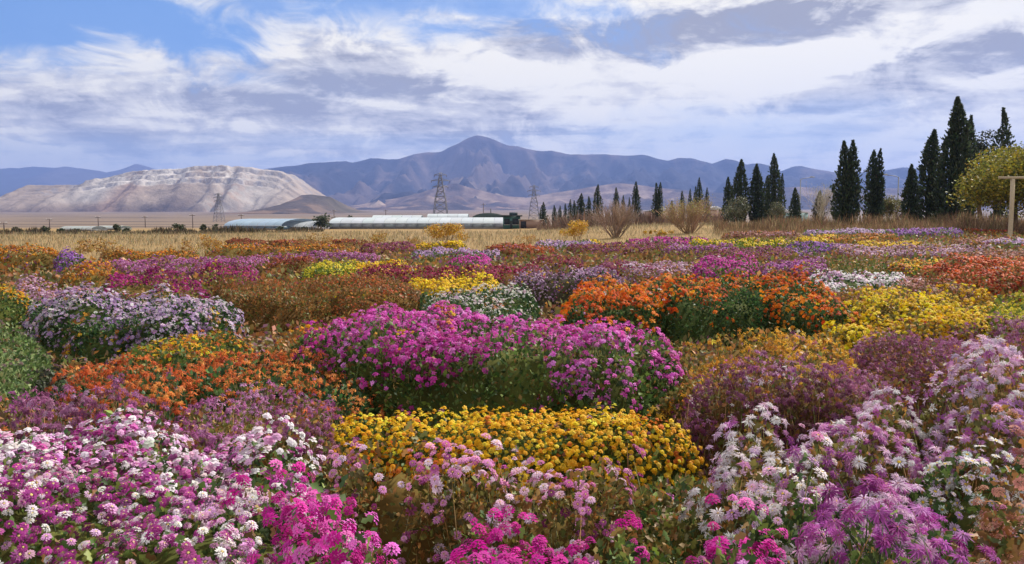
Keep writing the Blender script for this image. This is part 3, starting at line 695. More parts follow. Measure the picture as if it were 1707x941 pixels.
# ------------------------------------------------------------------ dry grass and rusty weeds
def strands(name, label, n, region, hmin, hmax, cols, wid, seed, blades=3, leaf='straw'):
    rng = np.random.default_rng(7000 + seed); x, y = region(n, rng); m = len(x); z = ground_z(x, y)
    pc = np.array([c[0] for c in cols]); mb = MB()
    patch = .35 + 1.3 * fbm(x / 4, y / 4, seed, 3) if name == 'dry_grass' else np.clip(2.6 * (fbm(x / 3.2, y / 6, seed, 4) - .22), .15, 1.7)
    for b in range(blades):
        pos = np.stack([x + rng.normal(0, .08, m), y + rng.normal(0, .08, m), z - .02], 1)
        d = np.stack([rng.normal(0, .28, m), rng.normal(0, .28, m), np.ones(m)], 1)
        c = jit(pc[pick(cols, m, rng)], m, rng, .05, .16)
        s = rng.uniform(hmin, hmax, m) * patch * np.clip(y / 60, .8, 1.4)
        scatter(mb, KITE, pos, rot_to(d, rng.random(m) * 6.28) @ np.diag([wid, wid, 1.0]), s, c, c * 1.12)
    o = mb.obj(name, leaf); o['label'] = label; o['category'] = 'grass'; kind(o, 'stuff')
STR = [((.27, .225, .135), 4), ((.35, .30, .19), 3), ((.20, .16, .095), 2), ((.30, .20, .10), 1), ((.17, .17, .075), .8)]
def reg_field(n, rng):
    y = 20 * np.exp(rng.random(n * 3) * math.log(130 / 20)); x = (rng.random(n * 3) * 2 - 1) * y * .78
    k = (y - .58 * x + (fbm(x / 4, y / 4, 5) - .5) * 6 > 32); return x[k][:n], y[k][:n]
strands('dry_grass', 'dry straw-coloured grass of the open field behind the flowers', 34000, reg_field, .14, .46, STR, .26, 1, 2)
def reg_weed(n, rng):
    u = rng.uniform(1190, 1760, n); D = rng.uniform(58, 78, n) - (u - 1190) * .012; return (u - CX) / F * D, D
strands('dry_weeds', 'rusty brown dead weeds in front of the right-hand cypresses', 11000, reg_weed, .4, 1.4, [((.17, .10, .065), 4), ((.24, .15, .09), 3), ((.11, .07, .045), 2), ((.38, .28, .16), 1.6), ((.13, .13, .06), 1.6)], .12, 2, 3)
def reg_weed2(n, rng):
    u = rng.uniform(895, 1200, n); D = rng.uniform(120, 150, n); return (u - CX) / F * D, D
strands('dry_weeds', 'dark brown weed strip at the feet of the far cypresses', 3000, reg_weed2, .8, 1.5, [((.13, .085, .065), 3), ((.18, .12, .085), 2)], .3, 3, 2)
def reg_weed3(n, rng):
    u = rng.uniform(-60, 540, n); D = rng.uniform(104, 112, n) + np.clip(u - 300, 0, 300) * .12; return (u - CX) / F * D, D
strands('dry_weeds', 'dark low weed line at the far left edge of the dry field', 2600, reg_weed3, .35, .75, [((.06, .055, .035), 3), ((.12, .09, .06), 2)], .5, 4, 2)
# ------------------------------------------------------------------ blossom shapes (unit diameter, facing +Z)
def rings(spec, disc=None, seed=0):
    rng = np.random.default_rng(seed); V = []; Fc = []; ro = []
    for n, r0, z0, r1, z1, w, jl, jz in spec:
        off = rng.random() * 6.28
        for k in range(n):
            a = off + 2 * np.pi * (k + rng.normal(0, .12)) / n; l = 1 + rng.normal(0, jl); zz = z1 + rng.normal(0, jz)
            R1 = r0 + (r1 - r0) * l; m = .58; rm = r0 + (R1 - r0) * m; zm = z0 + (zz - z0) * m + .03
            c, s = math.cos(a), math.sin(a); b = len(V)
            V += [(r0 * c, r0 * s, z0), (rm * c - w * s, rm * s + w * c, zm), (R1 * c, R1 * s, zz), (rm * c + w * s, rm * s - w * c, zm)]
            Fc += [(b, b + 3, b + 2), (b, b + 2, b + 1)]; ro += [0, .5, 1, .5]
    if disc:
        r, z, n = disc; b = len(V); V.append((0, 0, z + r * .55)); ro.append(2)
        for k in range(n):
            a = 2 * np.pi * k / n; V.append((r * math.cos(a), r * math.sin(a), z)); ro.append(2)
        for k in range(n): Fc.append((b, b + 1 + k, b + 1 + (k + 1) % n))
    return np.array(V, float), np.array(Fc), np.array(ro, float)
NEAR, MID = {}, {}
for s in range(3):
    NEAR.setdefault('pom', []).append(rings([(11, .2, .10, .50, .02, .095, .08, .03), (10, .14, .24, .43, .19, .09, .08, .03), (7, .08, .34, .29, .33, .085, .08, .03), (4, .01, .40, .14, .41, .07, .1, .02)], None, s))
    NEAR.setdefault('pomc', []).append(rings([(12, .15, .08, .50, .02, .085, .07, .03), (11, .12, .16, .43, .16, .08, .07, .03), (7, .1, .24, .28, .27, .075, .08, .03)], (.09, .22, 5), s + 5))
    NEAR.setdefault('daisy', []).append(rings([(15, .1, .08, .50, .05, .055, .08, .04), (11, .1, .1, .44, .14, .05, .1, .04)], (.12, .1, 6), s + 10))
    NEAR.setdefault('spider', []).append(rings([(18, .06, .12, .52, -.10, .045, .15, .10), (15, .05, .16, .45, .06, .042, .18, .10), (8, .04, .18, .28, .22, .036, .2, .06)], (.06, .17, 4), s + 15))
    NEAR.setdefault('wilt', []).append(rings([(16, .08, .12, .44, -.24, .05, .25, .14), (13, .06, .18, .42, .0, .046, .28, .14), (8, .03, .2, .26, .2, .04, .35, .1)], None, s + 20))
    MID.setdefault('pom', []).append(rings([(6, .04, .18, .52, .02, .18, .15, .09), (4, .02, .27, .36, .28, .15, .2, .07)], None, s + 30))
    MID.setdefault('pomc', []).append(rings([(6, .05, .18, .5, .0, .23, .08, .05), (3, .0, .3, .33, .26, .2, .12, .05)], None, s + 35))
    MID.setdefault('ball', []).append(rings([(6, .06, .2, .5, .02, .23, .08, .05), (3, .0, .34, .32, .3, .21, .1, .05)], None, s + 33)); NEAR['ball'] = NEAR['pom']
    MID.setdefault('daisy', []).append(rings([(8, .05, .08, .5, .06, .11, .15, .06)], (.13, .1, 3), s + 40))
    MID.setdefault('spider', []).append(rings([(9, .05, .12, .5, .0, .10, .18, .12)], (.1, .1, 3), s + 45))
    MID.setdefault('wilt', []).append(rings([(6, .05, .1, .45, -.22, .10, .3, .15), (3, .03, .1, .3, .2, .08, .3, .1)], None, s + 50))
FARB = []
for s in range(3):
    rr_ = np.random.default_rng(60 + s); v = [(0, 0, .34)] + [(.5 * math.cos(a), .5 * math.sin(a), rr_.normal(0, .07)) for a in (np.arange(4) + rr_.random(4) * .5) / 4 * 2 * np.pi]
    FARB.append((np.array(v), np.array([(0, 1, 2), (0, 2, 3), (0, 3, 4), (0, 4, 1)]), np.array([1, 0, 0, 0, 0.0])))
LEAFN = (np.array([(0, 0, 0), (.22, .28, .05), (.12, .5, .02), (.30, .68, .06), (0, 1, -.08), (-.30, .66, .06), (-.12, .48, .02), (-.22, .26, .05)], float),
         np.array([(0, 1, 2), (0, 2, 6), (0, 6, 7), (2, 3, 4), (2, 4, 6), (4, 5, 6)]), np.array([0, 0, 0, 0, 1, 0, 0, 0.0]))

def P(*cols): return [(srgb(*c[:3]), c[3] if len(c) > 3 else 1.0) for c in cols]
GREEN = P((62, 84, 44, 3), (88, 110, 54, 2), (116, 134, 64, 1.2), (134, 108, 62, .8))
DGREEN = P((44, 70, 40, 3), (64, 94, 52, 2), (92, 118, 62, 1), (120, 100, 56, .4))
OLIVE = P((104, 104, 54, 3), (130, 122, 66, 2), (148, 106, 58, 2), (86, 80, 44, 1.5), (178, 138, 78, .9))
BROWN = P((124, 98, 58, 3), (150, 104, 58, 2), (100, 78, 48, 2), (102, 110, 56, 2), (178, 124, 68, 1))
S = {}
def style(k, tm, size, cov, pal, leaf=GREEN, side=.25, clus=(1, 0), centre=(214, 170, 50), tip=1.12, stems=0, lf=1.0): S[k] = dict(tm=tm, size=size, cov=cov, pal=P(*pal), leaf=leaf, side=side, clus=clus, centre=srgb(*centre), tip=tip, stems=stems, lf=lf)
style('pinkwhite', 'pomc', .035, 1.45, [(160, 52, 134, 1.0), (190, 96, 168, 1.1), (222, 170, 208, 1.8), (238, 214, 230, 2.4), (246, 238, 236, 2.8)], GREEN, .55, (4, .05), (232, 214, 130), 1.15)
style('hotpink', 'pom', .042, 1.7, [(176, 22, 128, 1.5), (200, 34, 152, 2), (214, 66, 172, 1.5), (228, 112, 192, .7)], GREEN, .5, (6, .07), tip=1.2)
style('pinkpom', 'pomc', .040, 1.15, [(150, 62, 122, 1), (192, 104, 166, 1.5), (220, 150, 200, 2), (236, 196, 222, 1.6)], OLIVE, .22, (4, .06), (226, 190, 120), 1.18, 1, 1.2)
style('palepom', 'pomc', .044, 1.35, [(206, 126, 184, 1), (226, 178, 214, 1.5), (240, 224, 234, 1.6)], GREEN, .4, (5, .07), (228, 190, 80), 1.1, 1)
style('yellowcush', 'ball', .032, 1.4, [(206, 112, 44, .5), (230, 156, 30, 1.2), (242, 184, 32, 3), (250, 206, 64, 1.8)], GREEN, .9, (1, 0), tip=1.1)
style('magentamid', 'pom', .042, 1.6, [(160, 38, 122, 1), (194, 62, 162, 2), (212, 92, 186, 2.4), (228, 136, 210, 1.4)], GREEN, .10, (9, .08), tip=1.2, stems=1)
style('lavspider', 'spider', .046, 1.7, [(164, 84, 156, 1.2), (198, 138, 192, 1.6), (224, 190, 222, 2), (240, 226, 238, 1.6)], OLIVE, .35, (6, .08), (206, 160, 80), 1.14, 1)
style('lavdroop', 'spider', .046, 1.8, [(146, 52, 132, 1.5), (172, 84, 162, 2), (192, 124, 186, 1.4), (222, 186, 216, 1)], GREEN, .35, (6, .09), (150, 80, 60), 1.15, 1)
style('whitedaisy', 'daisy', .048, 1.35, [(206, 168, 208, 1), (228, 212, 232, 2), (244, 240, 242, 2.5)], GREEN, .3, (4, .08), (226, 190, 60), 1.05)
style('tanrose', 'pom', .036, 1.5, [(168, 104, 104, 1.4), (190, 134, 122, 2), (206, 156, 132, 1.5), (196, 122, 168, .6)], BROWN, .5, (7, .08), (150, 110, 70))
style('mauvewilt', 'wilt', .040, 1.7, [(98, 56, 64, 1.0), (124, 62, 100, 2), (150, 84, 130, 2.2), (174, 112, 156, 1.4), (200, 154, 190, .5)], BROWN, .9, (4, .05), (120, 90, 50), 1.1, 1)
style('mauvepink', 'wilt', .04, 1.25, [(110, 62, 86, 1), (150, 76, 132, 2), (176, 104, 160, 2), (198, 140, 188, .9)], OLIVE, .5, (4, .05), (150, 110, 60), 1.12, 1)
style('orangewilt', 'wilt', .046, 1.35, [(146, 68, 40, 1.2), (190, 84, 42, 2), (212, 112, 58, 2.2), (228, 148, 78, 1.3)], DGREEN, .4, (5, .07), (190, 120, 40), 1.14, 1)
style('orangeyellow', 'daisy', .042, .85, [(150, 84, 44, 1.3), (196, 106, 44, 1.6), (226, 150, 30, 1.3), (240, 196, 36, 1.3)], GREEN, .4, (5, .07), (200, 140, 40))
style('goldorange', 'pom', .042, .8, [(156, 88, 40, 1.4), (206, 116, 36, 1.5), (236, 168, 30, 1.6)], BROWN, .4, (5, .06))
style('lilacwhite', 'daisy', .05, 1.3, [(146, 106, 166, 1.3), (180, 144, 196, 2), (206, 180, 218, 2.2), (226, 212, 232, 1.4)], DGREEN, .75, (4, .06), (196, 190, 140), 1.15)
style('brownorange', 'wilt', .036, .62, [(110, 76, 44, 2), (144, 88, 46, 2), (174, 98, 48, 1.6), (188, 76, 46, .8)], BROWN, .5, (4, .06), (120, 90, 50), 1.1, 1, 1.3)
style('whitegreen', 'daisy', .045, .7, [(196, 150, 190, 1), (226, 208, 224, 2), (240, 236, 236, 2)], DGREEN, .22, (4, .06), (210, 200, 120))
style('heather', 'wilt', .036, .85, [(92, 64, 84, 1.3), (124, 84, 124, 2), (152, 112, 152, 2), (190, 160, 190, 1.2)], P((70, 66, 48, 2), (90, 84, 56, 1), (58, 50, 44, 2)), .6, (3, .04), (120, 100, 70), 1.1, 1)
style('orange', 'pom', .05, 1.2, [(180, 60, 20, 1), (212, 88, 16, 2), (230, 116, 20, 2.4), (240, 148, 40, 1.5)], DGREEN, .3, (5, .085), tip=1.15, stems=1)
style('brick', 'pom', .052, 1.15, [(136, 52, 34, 1.2), (176, 70, 36, 2), (198, 88, 42, 2), (212, 116, 66, 1)], BROWN, .35, (5, .08), tip=1.12)
style('goldwilt', 'wilt', .046, 1.2, [(140, 92, 44, 1.2), (190, 128, 40, 1.8), (216, 160, 44, 2), (232, 190, 74, 1.2)], OLIVE, .5, (4, .06), (170, 120, 50), 1.12)
style('yellow', 'ball', .046, 1.15, [(196, 146, 26, 1), (226, 180, 20, 2), (240, 204, 32, 2.4)], OLIVE, .45, (5, .07), tip=1.1)
style('chartreuse', 'pom', .038, .65, [(176, 164, 40, 1), (206, 188, 44, 1.6), (226, 206, 60, 1.5)], P((92, 110, 40, 2), (120, 130, 54, 2), (70, 90, 40, 1)), .45, (4, .06))
style('yellowgreen', 'pom', .05, .6, [(206, 170, 30, 1), (232, 200, 30, 2)], P((84, 104, 34, 2), (110, 124, 44, 2), (60, 80, 34, 1)), .4, (4, .08))
style('crimson', 'daisy', .042, .95, [(96, 18, 42, 1.3), (128, 22, 60, 2), (150, 32, 84, 1.6), (176, 62, 110, .7)], BROWN, .6, (4, .06), (130, 70, 50))
style('deepmagenta', 'pom', .046, 1.0, [(104, 14, 70, 1.3), (136, 20, 96, 2), (162, 34, 120, 1.4)], OLIVE, .5, (4, .07))
style('brightmagenta', 'pom', .046, 1.0, [(150, 28, 110, 1), (182, 44, 146, 2), (200, 78, 172, 1.3)], GREEN, .5, (4, .07))
style('wine', 'wilt', .04, .85, [(92, 44, 56, 1.3), (118, 42, 76, 2), (140, 58, 104, 1.8), (162, 92, 134, .9)], BROWN, .6, (4, .06), (120, 80, 60))
style('violet', 'daisy', .042, 1.0, [(104, 58, 130, 1.2), (134, 76, 164, 2), (158, 100, 190, 1.8), (182, 136, 206, .8)], GREEN, .5, (4, .06), (170, 140, 90))
style('purple', 'daisy', .042, .95, [(116, 50, 106, 1.2), (148, 68, 140, 2), (174, 96, 170, 1.7), (196, 138, 196, .8)], OLIVE, .5, (4, .06), (160, 130, 80))
style('palemauve', 'wilt', .042, .9, [(134, 94, 118, 1.3), (166, 122, 152, 2), (188, 150, 178, 1.8), (210, 186, 206, .9)], BROWN, .5, (4, .06), (140, 110, 80))
style('lilac', 'daisy', .042, .95, [(150, 110, 164, 1.2), (184, 148, 196, 2), (210, 186, 218, 1.7)], GREEN, .5, (4, .06), (180, 160, 120))
style('brownrose', 'wilt', .042, .85, [(112, 72, 62, 1.5), (146, 94, 84, 2), (172, 118, 112, 1.5), (190, 140, 140, .6)], BROWN, .5, (4, .06), (120, 90, 60))
style('redbrown', 'wilt', .042, .85, [(100, 44, 34, 1.5), (130, 54, 40, 2), (156, 76, 48, 1.4)], BROWN, .5, (4, .06), (120, 80, 50))
style('redorange', 'daisy', .042, .9, [(120, 50, 30, 1.4), (164, 66, 30, 2), (190, 92, 40, 1.5)], BROWN, .5, (4, .06), (150, 100, 40))
style('goldbrown', 'wilt', .05, .7, [(140, 86, 36, 1.6), (178, 112, 34, 2), (208, 140, 38, 1.6), (172, 88, 34, 1)], OLIVE, .6, (4, .07), (150, 110, 50))
style('greenbush', 'wilt', .03, .12, [(130, 100, 110, 1), (150, 120, 90, 1)], P((96, 116, 66, 2), (128, 146, 88, 1.6), (70, 92, 52, 2), (150, 160, 110, .6)), .2, (2, .04), stems=1, lf=1.7)
style('darkbush', 'wilt', .034, .18, [(96, 70, 84, 1), (120, 90, 100, 1)], P((60, 66, 44, 2), (84, 86, 56, 1), (46, 46, 38, 2)), .3, (2, .04), stems=1, lf=1.6)
style('olivebush', 'wilt', .034, .10, [(160, 110, 90, 1), (120, 86, 60, 1)], OLIVE + GREEN, .25, (2, .04), stems=1, lf=1.7)

# ------------------------------------------------------------------ the flower field: u0, u1, v_back, v_front, height, style, label, (tilt)
CL = [
 (-150, 545, 737, 1010, .60, 'pinkwhite', 'dense white and pink pompon chrysanthemums filling the bottom left corner', -12),
 (390, 665, 850, 1010, .68, 'hotpink', 'hot pink flowers at the bottom edge right of the white and pink mass', 50),
 (530, 1090, 752, 815, .66, 'pinkpom', 'loose pink pompon flowers on stems in front of the golden yellow cushion', 0),
 (735, 1085, 838, 1010, .78, 'hotpink', 'hot pink double flowers at the bottom centre of the picture', 0),
 (1040, 1260, 800, 960, .42, 'olivebush', 'dark leafy plants with hardly any flowers at the bottom right of centre', 0),
 (1148, 1345, 866, 1010, .72, 'hotpink', 'hot pink flowers at the bottom edge below the pale pompons', 0),
 (1245, 1420, 806, 900, .70, 'palepom', 'pale pink and white pompons with yellow centres at the lower right', 10),
 (1370, 1640, 790, 1010, .76, 'lavdroop', 'drooping purple-lavender flowers at the bottom right', 0),
 (1650, 1830, 822, 1010, .72, 'tanrose', 'faded tan-rose flowers in the bottom right corner', 0),
 (1190, 1340, 702, 800, .74, 'lavspider', 'pale lavender shaggy mound above the pale pompons, right of centre', 0),
 (1335, 1525, 706, 775, .66, 'lavspider', 'thin lavender sprays among green right of the shaggy mound', 0),
 (1530, 1830, 748, 800, .62, 'whitedaisy', 'white and lilac daisies above the tan-rose corner', -10),
 (1432, 1560, 652, 715, .74, 'lavspider', 'lavender and white flowers over brown leaves at the right', 0),
 (1545, 1830, 622, 700, .80, 'lavspider', 'large lavender-white shaggy flowers at the right edge', -8),
 (505, 1100, 704, 754, .44, 'yellowcush', 'low golden yellow cushion of tight flowers at the centre', -8),
 (535, 1130, 532, 596, .84, 'magentamid', 'big magenta-pink clump with green flanks at the centre of the field', 20),
 (610, 780, 512, 556, .90, 'magentamid', 'upper left shoulder of magenta flowers behind the big central clump', 0),
 (290, 560, 652, 738, .62, 'mauvepink', 'mauve-pink fading flowers behind the white and pink mass', 0),
 (-80, 300, 690, 742, .56, 'mauvewilt', 'withered purple flowers at the left edge behind the white and pink mass', 6),
 (75, 330, 626, 690, .62, 'orangewilt', 'salmon-orange flowers at the left in front of the bare soil', 0),
 (280, 590, 588, 650, .64, 'orangewilt', 'orange-salmon flowers left of the big magenta clump', 0),
 (-90, 92, 562, 640, .72, 'greenbush', 'grey-green flowerless bush at the left edge', 0),
 (25, 118, 618, 690, .60, 'darkbush', 'dark withered bush in front of the grey-green one', 0),
 (-60, 35, 660, 700, .60, 'purple', 'small purple patch at the left edge under the dark bush', 0),
 (212, 400, 562, 615, .48, 'orangeyellow', 'orange and yellow flowers beside the bare soil patch', -8),
 (48, 372, 494, 548, .70, 'lilacwhite', 'lilac-white daisy mound overhanging the bare soil patch at left', 0),
 (368, 560, 470, 560, .68, 'brownorange', 'brown-orange withered plants right of the lilac-white mound', 0),
 (500, 660, 462, 545, .72, 'brownorange', 'olive-brown withered plants behind the big magenta clump', 0),
 (455, 625, 546, 590, .55, 'goldorange', 'golden orange flowers left of the magenta clump, above the salmon ones', 0),
 (690, 885, 487, 520, .60, 'whitegreen', 'white flowers over green leaves behind the big magenta clump', 0),
 (868, 1040, 452, 520, .74, 'heather', 'greyish lavender mound between the white flowers and the orange ones', 0),
 (938, 1130, 478, 560, .80, 'orange', 'bright orange flowers on tall stems, left half of the orange bank', -20),
 (1100, 1290, 464, 556, .90, 'orange', 'bright orange flowers, tallest middle of the orange bank', 0),
 (1260, 1420, 472, 566, .82, 'orange', 'bright orange flowers over green, right half of the orange bank', 26),
 (1110, 1450, 574, 640, .66, 'goldwilt', 'fading golden flowers below the orange bank', 0),
 (1395, 1680, 498, 550, .66, 'yellow', 'large yellow flower bank at the right', -8),
 (1640, 1830, 494, 545, .70, 'chartreuse', 'greenish yellow flowers at the right end of the yellow bank', 0),
 (1460, 1830, 552, 630, .64, 'mauvewilt', 'wide withered mauve bed at the right below the yellow bank', -10),
 (1180, 1500, 640, 690, .58, 'mauvewilt', 'withered dark mauve bed below the fading golden flowers', 0),
 (1545, 1830, 434, 486, .88, 'brick', 'tall brick-orange mound at the right edge', -8),
 (1350, 1560, 486, 510, .55, 'brownrose', 'brownish pink strip behind the yellow bank', 0),
 (1355, 1515, 458, 486, .55, 'whitegreen', 'white and pink low strip right of the orange bank', 0),
 (1485, 1590, 434, 470, .62, 'orangeyellow', 'yellow and orange flowers left of the brick-orange mound', 0),
 (1375, 1480, 434, 460, .62, 'olivebush', 'olive-yellow dry plants behind the white and pink strip', 0),
 (1258, 1395, 434, 462, .62, 'purple', 'lilac-purple bed behind the right half of the orange bank', 0),
 (1150, 1265, 436, 462, .62, 'brightmagenta', 'vivid magenta bed behind the middle of the orange bank', 0),
 (1040, 1160, 440, 468, .60, 'palemauve', 'pinkish white patch above the left half of the orange bank', 0),
 (1390, 1660, 412, 438, .55, 'palemauve', 'wide pale mauve bed behind the olive-yellow plants', 0),
 (1600, 1830, 418, 440, .60, 'brownrose', 'rosy brown bed above the brick-orange mound', 0),
 (1310, 1425, 409, 432, .58, 'violet', 'dark violet mound right of the yellow-green dome', 0),
 (1165, 1322, 400, 428, .72, 'yellowgreen', 'yellow-green dome of flowers right of centre', 0),
 (1105, 1225, 408, 444, .60, 'purple', 'purple bed left of the yellow-green dome', 0),
 (1425, 1540, 403, 415, .50, 'yellow', 'thin yellow strip in front of the bright violet patch', 0),
 (1372, 1480, 393, 410, .55, 'goldbrown', 'greenish gold strip left of the bright violet patch', 0),
 (1322, 1395, 396, 410, .50, 'yellow', 'small yellow strip above the dark violet mound', 0),
 (1470, 1600, 384, 408, .60, 'violet', 'bright violet patch near the far right end of the field', 0),
 (1335, 1490, 385, 397, .50, 'lilac', 'pale violet strip at the back of the field, right', 0),
 (1585, 1655, 397, 416, .55, 'brownrose', 'brown-rose patch right of the bright violet patch', 0),
 (1645, 1800, 399, 416, .52, 'lilac', 'whitish lilac patch near the right edge under the wooden post', 0),
 (1598, 1690, 382, 395, .50, 'redorange', 'orange strip at the foot of the wooden post', 0),
 (1665, 1800, 380, 396, .50, 'palemauve', 'pale patch at the right edge behind the orange strip', 0),
 (1215, 1330, 388, 402, .45, 'brownrose', 'salmon-brown strip behind the yellow-green dome', 0),
 (955, 1105, 408, 446, .60, 'wine', 'wine-purple bed in the middle distance right of centre', 0),
 (1030, 1190, 400, 416, .55, 'brightmagenta', 'magenta-purple bed at the back below the two bare shrubs', 0),
 (900, 990, 404, 426, .55, 'lilac', 'lilac bed at the back in front of the bright yellow shrub', 0),
 (966, 1004, 403, 412, .50, 'yellow', 'tiny yellow cushion right of the lilac bed at the back', 0),
 (890, 975, 428, 458, .60, 'crimson', 'red-crimson bed right of the orange-red bed', 0),
 (990, 1100, 436, 462, .62, 'wine', 'second wine bed just above the greyish lavender mound', 0),
 (812, 930, 410, 444, .66, 'redorange', 'orange-red bed in the middle distance at centre', 0),
 (810, 905, 442, 480, .64, 'crimson', 'crimson bed below the orange-red bed', 0),
 (600, 825, 448, 472, .60, 'crimson', 'long crimson band behind the yellow strip at centre', 0),
 (745, 822, 432, 450, .60, 'brightmagenta', 'small bright magenta bed above the long crimson band', 0),
 (685, 830, 416, 440, .58, 'lilac', 'pale lilac bed in front of the bright yellow cushion at the back', 0),
 (695, 770, 404, 420, .62, 'yellow', 'bright yellow cushion below the golden shrub at the back', 0),
 (598, 695, 409, 442, .62, 'wine', 'wine-red mound left of the pale lilac bed', 0),
 (672, 760, 464, 484, .58, 'yellow', 'yellow strip behind the white flowers, left half', 0),
 (750, 838, 464, 486, .58, 'yellow', 'yellow strip behind the white flowers, right half', 4),
 (500, 600, 440, 462, .58, 'chartreuse', 'lemon-green flowers left of the lemon-yellow ones in the middle distance', -6),
 (585, 685, 438, 456, .58, 'yellow', 'lemon-yellow flowers in the middle distance left of centre', 0),
 (350, 580, 412, 436, .58, 'goldbrown', 'golden band across the back of the field at left', -4),
 (385, 610, 402, 414, .55, 'redbrown', 'red-brown band at the very back left of centre', 0),
 (425, 520, 430, 462, .60, 'redbrown', 'olive and red-brown plants left of the lemon-green flowers', 0),
 (330, 430, 446, 476, .62, 'deepmagenta', 'deep magenta patch with a few white blooms at left', 0),
 (180, 435, 436, 466, .58, 'mauvepink', 'pinkish mauve bed behind the deep magenta band', -6),
 (155, 345, 466, 494, .64, 'deepmagenta', 'deep magenta band behind the lilac-white mound', 0),
 (178, 325, 421, 444, .60, 'goldbrown', 'yellow-green strip at the back left below the straggly tan shrub', 0),
 (-60, 112, 416, 470, .90, 'goldbrown', 'tall golden-brown bush at the left edge', 0),
 (90, 145, 423, 446, .80, 'violet', 'small violet patch beside the tall golden-brown bush', 0),
 (98, 188, 440, 480, .74, 'goldbrown', 'orange-brown bush right of the tall golden-brown one', 0),
 (25, 165, 474, 500, .62, 'palemauve', 'pale mauve strip behind the lilac-white mound at the left', 0),
 (-60, 62, 486, 532, .66, 'orangeyellow', 'orange and yellow flowers at the left edge level with the lilac-white mound', 0),
 (440, 640, 424, 446, .58, 'mauvepink', 'mauve bed below the golden band left of centre', 0),
 (560, 700, 472, 500, .60, 'brownorange', 'brown plants left of the yellow strip at centre', 0),
 (1185, 1330, 418, 440, .55, 'wine', 'wine strip below the yellow-green dome', 0),
 (1480, 1640, 462, 500, .55, 'brownrose', 'brown-rose plants left of the foot of the brick-orange mound', 0),
]
def seg_dist(px_, py_, poly):
    a = poly; b = np.roll(poly, -1, 0); inside = np.zeros(len(px_), bool); best = np.full(len(px_), 1e9)
    for (ax, ay), (bx, by) in zip(a, b):
        ex, ey = bx - ax, by - ay; t = np.clip(((px_ - ax) * ex + (py_ - ay) * ey) / (ex * ex + ey * ey + 1e-12), 0, 1)
        best = np.minimum(best, (px_ - ax - t * ex) ** 2 + (py_ - ay - t * ey) ** 2)
        c = ((ay > py_) != (by > py_)); inside ^= c & (px_ < ex * (py_ - ay) / (ey if abs(ey) > 1e-12 else 1e-12) + ax)
    return np.where(inside, 1, -1) * np.sqrt(best)
class Clump: pass
CLS = []
for i, (u0, u1, v0, v1, h, st, lab, tilt) in enumerate(CL):
    c = Clump(); c.i = i; c.h = h; c.st = S[st]; c.lab = lab; c.key = st; c.seed = 100 + i * 7
    if unproj((u0 + u1) / 2, v0, h)[1] > 4.2: h *= .8; c.h = h
    uc, hw = (u0 + u1) / 2, (u1 - u0) / 2
    yb = unproj(uc, v0, h)[1]; yf = unproj(uc, v1, h)[1]
    if yb > 11: yf = max(yf, yb - (2.2 + .05 * yb))
    yb += .4 * min(.5 * h, .09 * yf)
    poly = []
    for k in range(30):
        a = 2 * np.pi * k / 30; ca, sa = math.cos(a), math.sin(a)
        r = 1.06 + .42 * (vn(np.array([ca * 2.1 + 5 + i]), np.array([sa * 2.1 + 3.3 * i]), c.seed)[0] - .5)
        sx = math.copysign(abs(ca) ** .62, ca) * r; sy = math.copysign(abs(sa) ** .62, sa) * r
        y = yb + (yf - yb) * (.5 - .5 * sy)
        y *= 1 - tilt * sx / (v0 + v1 - 2 * HOR) * 1.0
        poly.append(((uc + hw * sx - CX) / F * y, y))
    c.poly = np.array(poly); c.lo = c.poly.min(0); c.hi = c.poly.max(0)
    c.cx, c.cy = c.poly.mean(0); c.dmin = c.lo[1]
    dep = min(c.hi[1] - c.lo[1], c.hi[0] - c.lo[0]); c.w = min(.5 * h + .08, dep * .48, .09 * c.dmin + .03)
    CLS.append(c)
def clump_h(c, x, y, e=None):
    e = seg_dist(x, y, c.poly) if e is None else e
    t = np.clip(e / c.w, 0, 1); prof = np.sqrt(np.clip(1 - (1 - t) ** 2.3, 0, 1))
    return c.h * prof * ((.66 + .62 * fbm(x / .5, y / .5, c.seed, 2)) if c.key == 'yellowcush' else (.36 + .98 * fbm(x / (.42 + .03 * c.dmin), y / (.42 + .03 * c.dmin), c.seed, 2) + .24 * vn(x / .16, y / .16, c.seed + 5))) * (e > 0)
def buried(c, p):
    """points that lie inside a neighbouring clump"""
    k = np.zeros(len(p), bool)
    for o in CLS:
        if o is c or o.lo[0] > c.hi[0] or o.hi[0] < c.lo[0] or o.lo[1] > c.hi[1] or o.hi[1] < c.lo[1]: continue
        m = (p[:, 0] > o.lo[0]) & (p[:, 0] < o.hi[0]) & (p[:, 1] > o.lo[1]) & (p[:, 1] < o.hi[1]) & ~k
        if m.any():
            q_ = p[m]; k[m] = q_[:, 2] < clump_h(o, q_[:, 0], q_[:, 1]) + ground_z(q_[:, 0], q_[:, 1]) - .02
    return k
def project(p):
    dy_, dz_ = p[:, 1], p[:, 2] - EYE; c, s = math.cos(PITCH), math.sin(PITCH)
    d = dy_ * c - dz_ * s; d = np.maximum(d, .01)
    return CX + p[:, 0] / d * F, CY - (dy_ * s + dz_ * c) / d * F, d
def seen_side(p, n):
    d = np.array([0, 0, EYE]) - p; d /= np.linalg.norm(d, axis=1, keepdims=True)
    return (d * n).sum(1) > -.35
def in_view(p, m=90):
    u, v, d = project(p); return (u > -m - 40) & (u < 1707 + m + 40) & (v < 941 + m) & (d > .3)
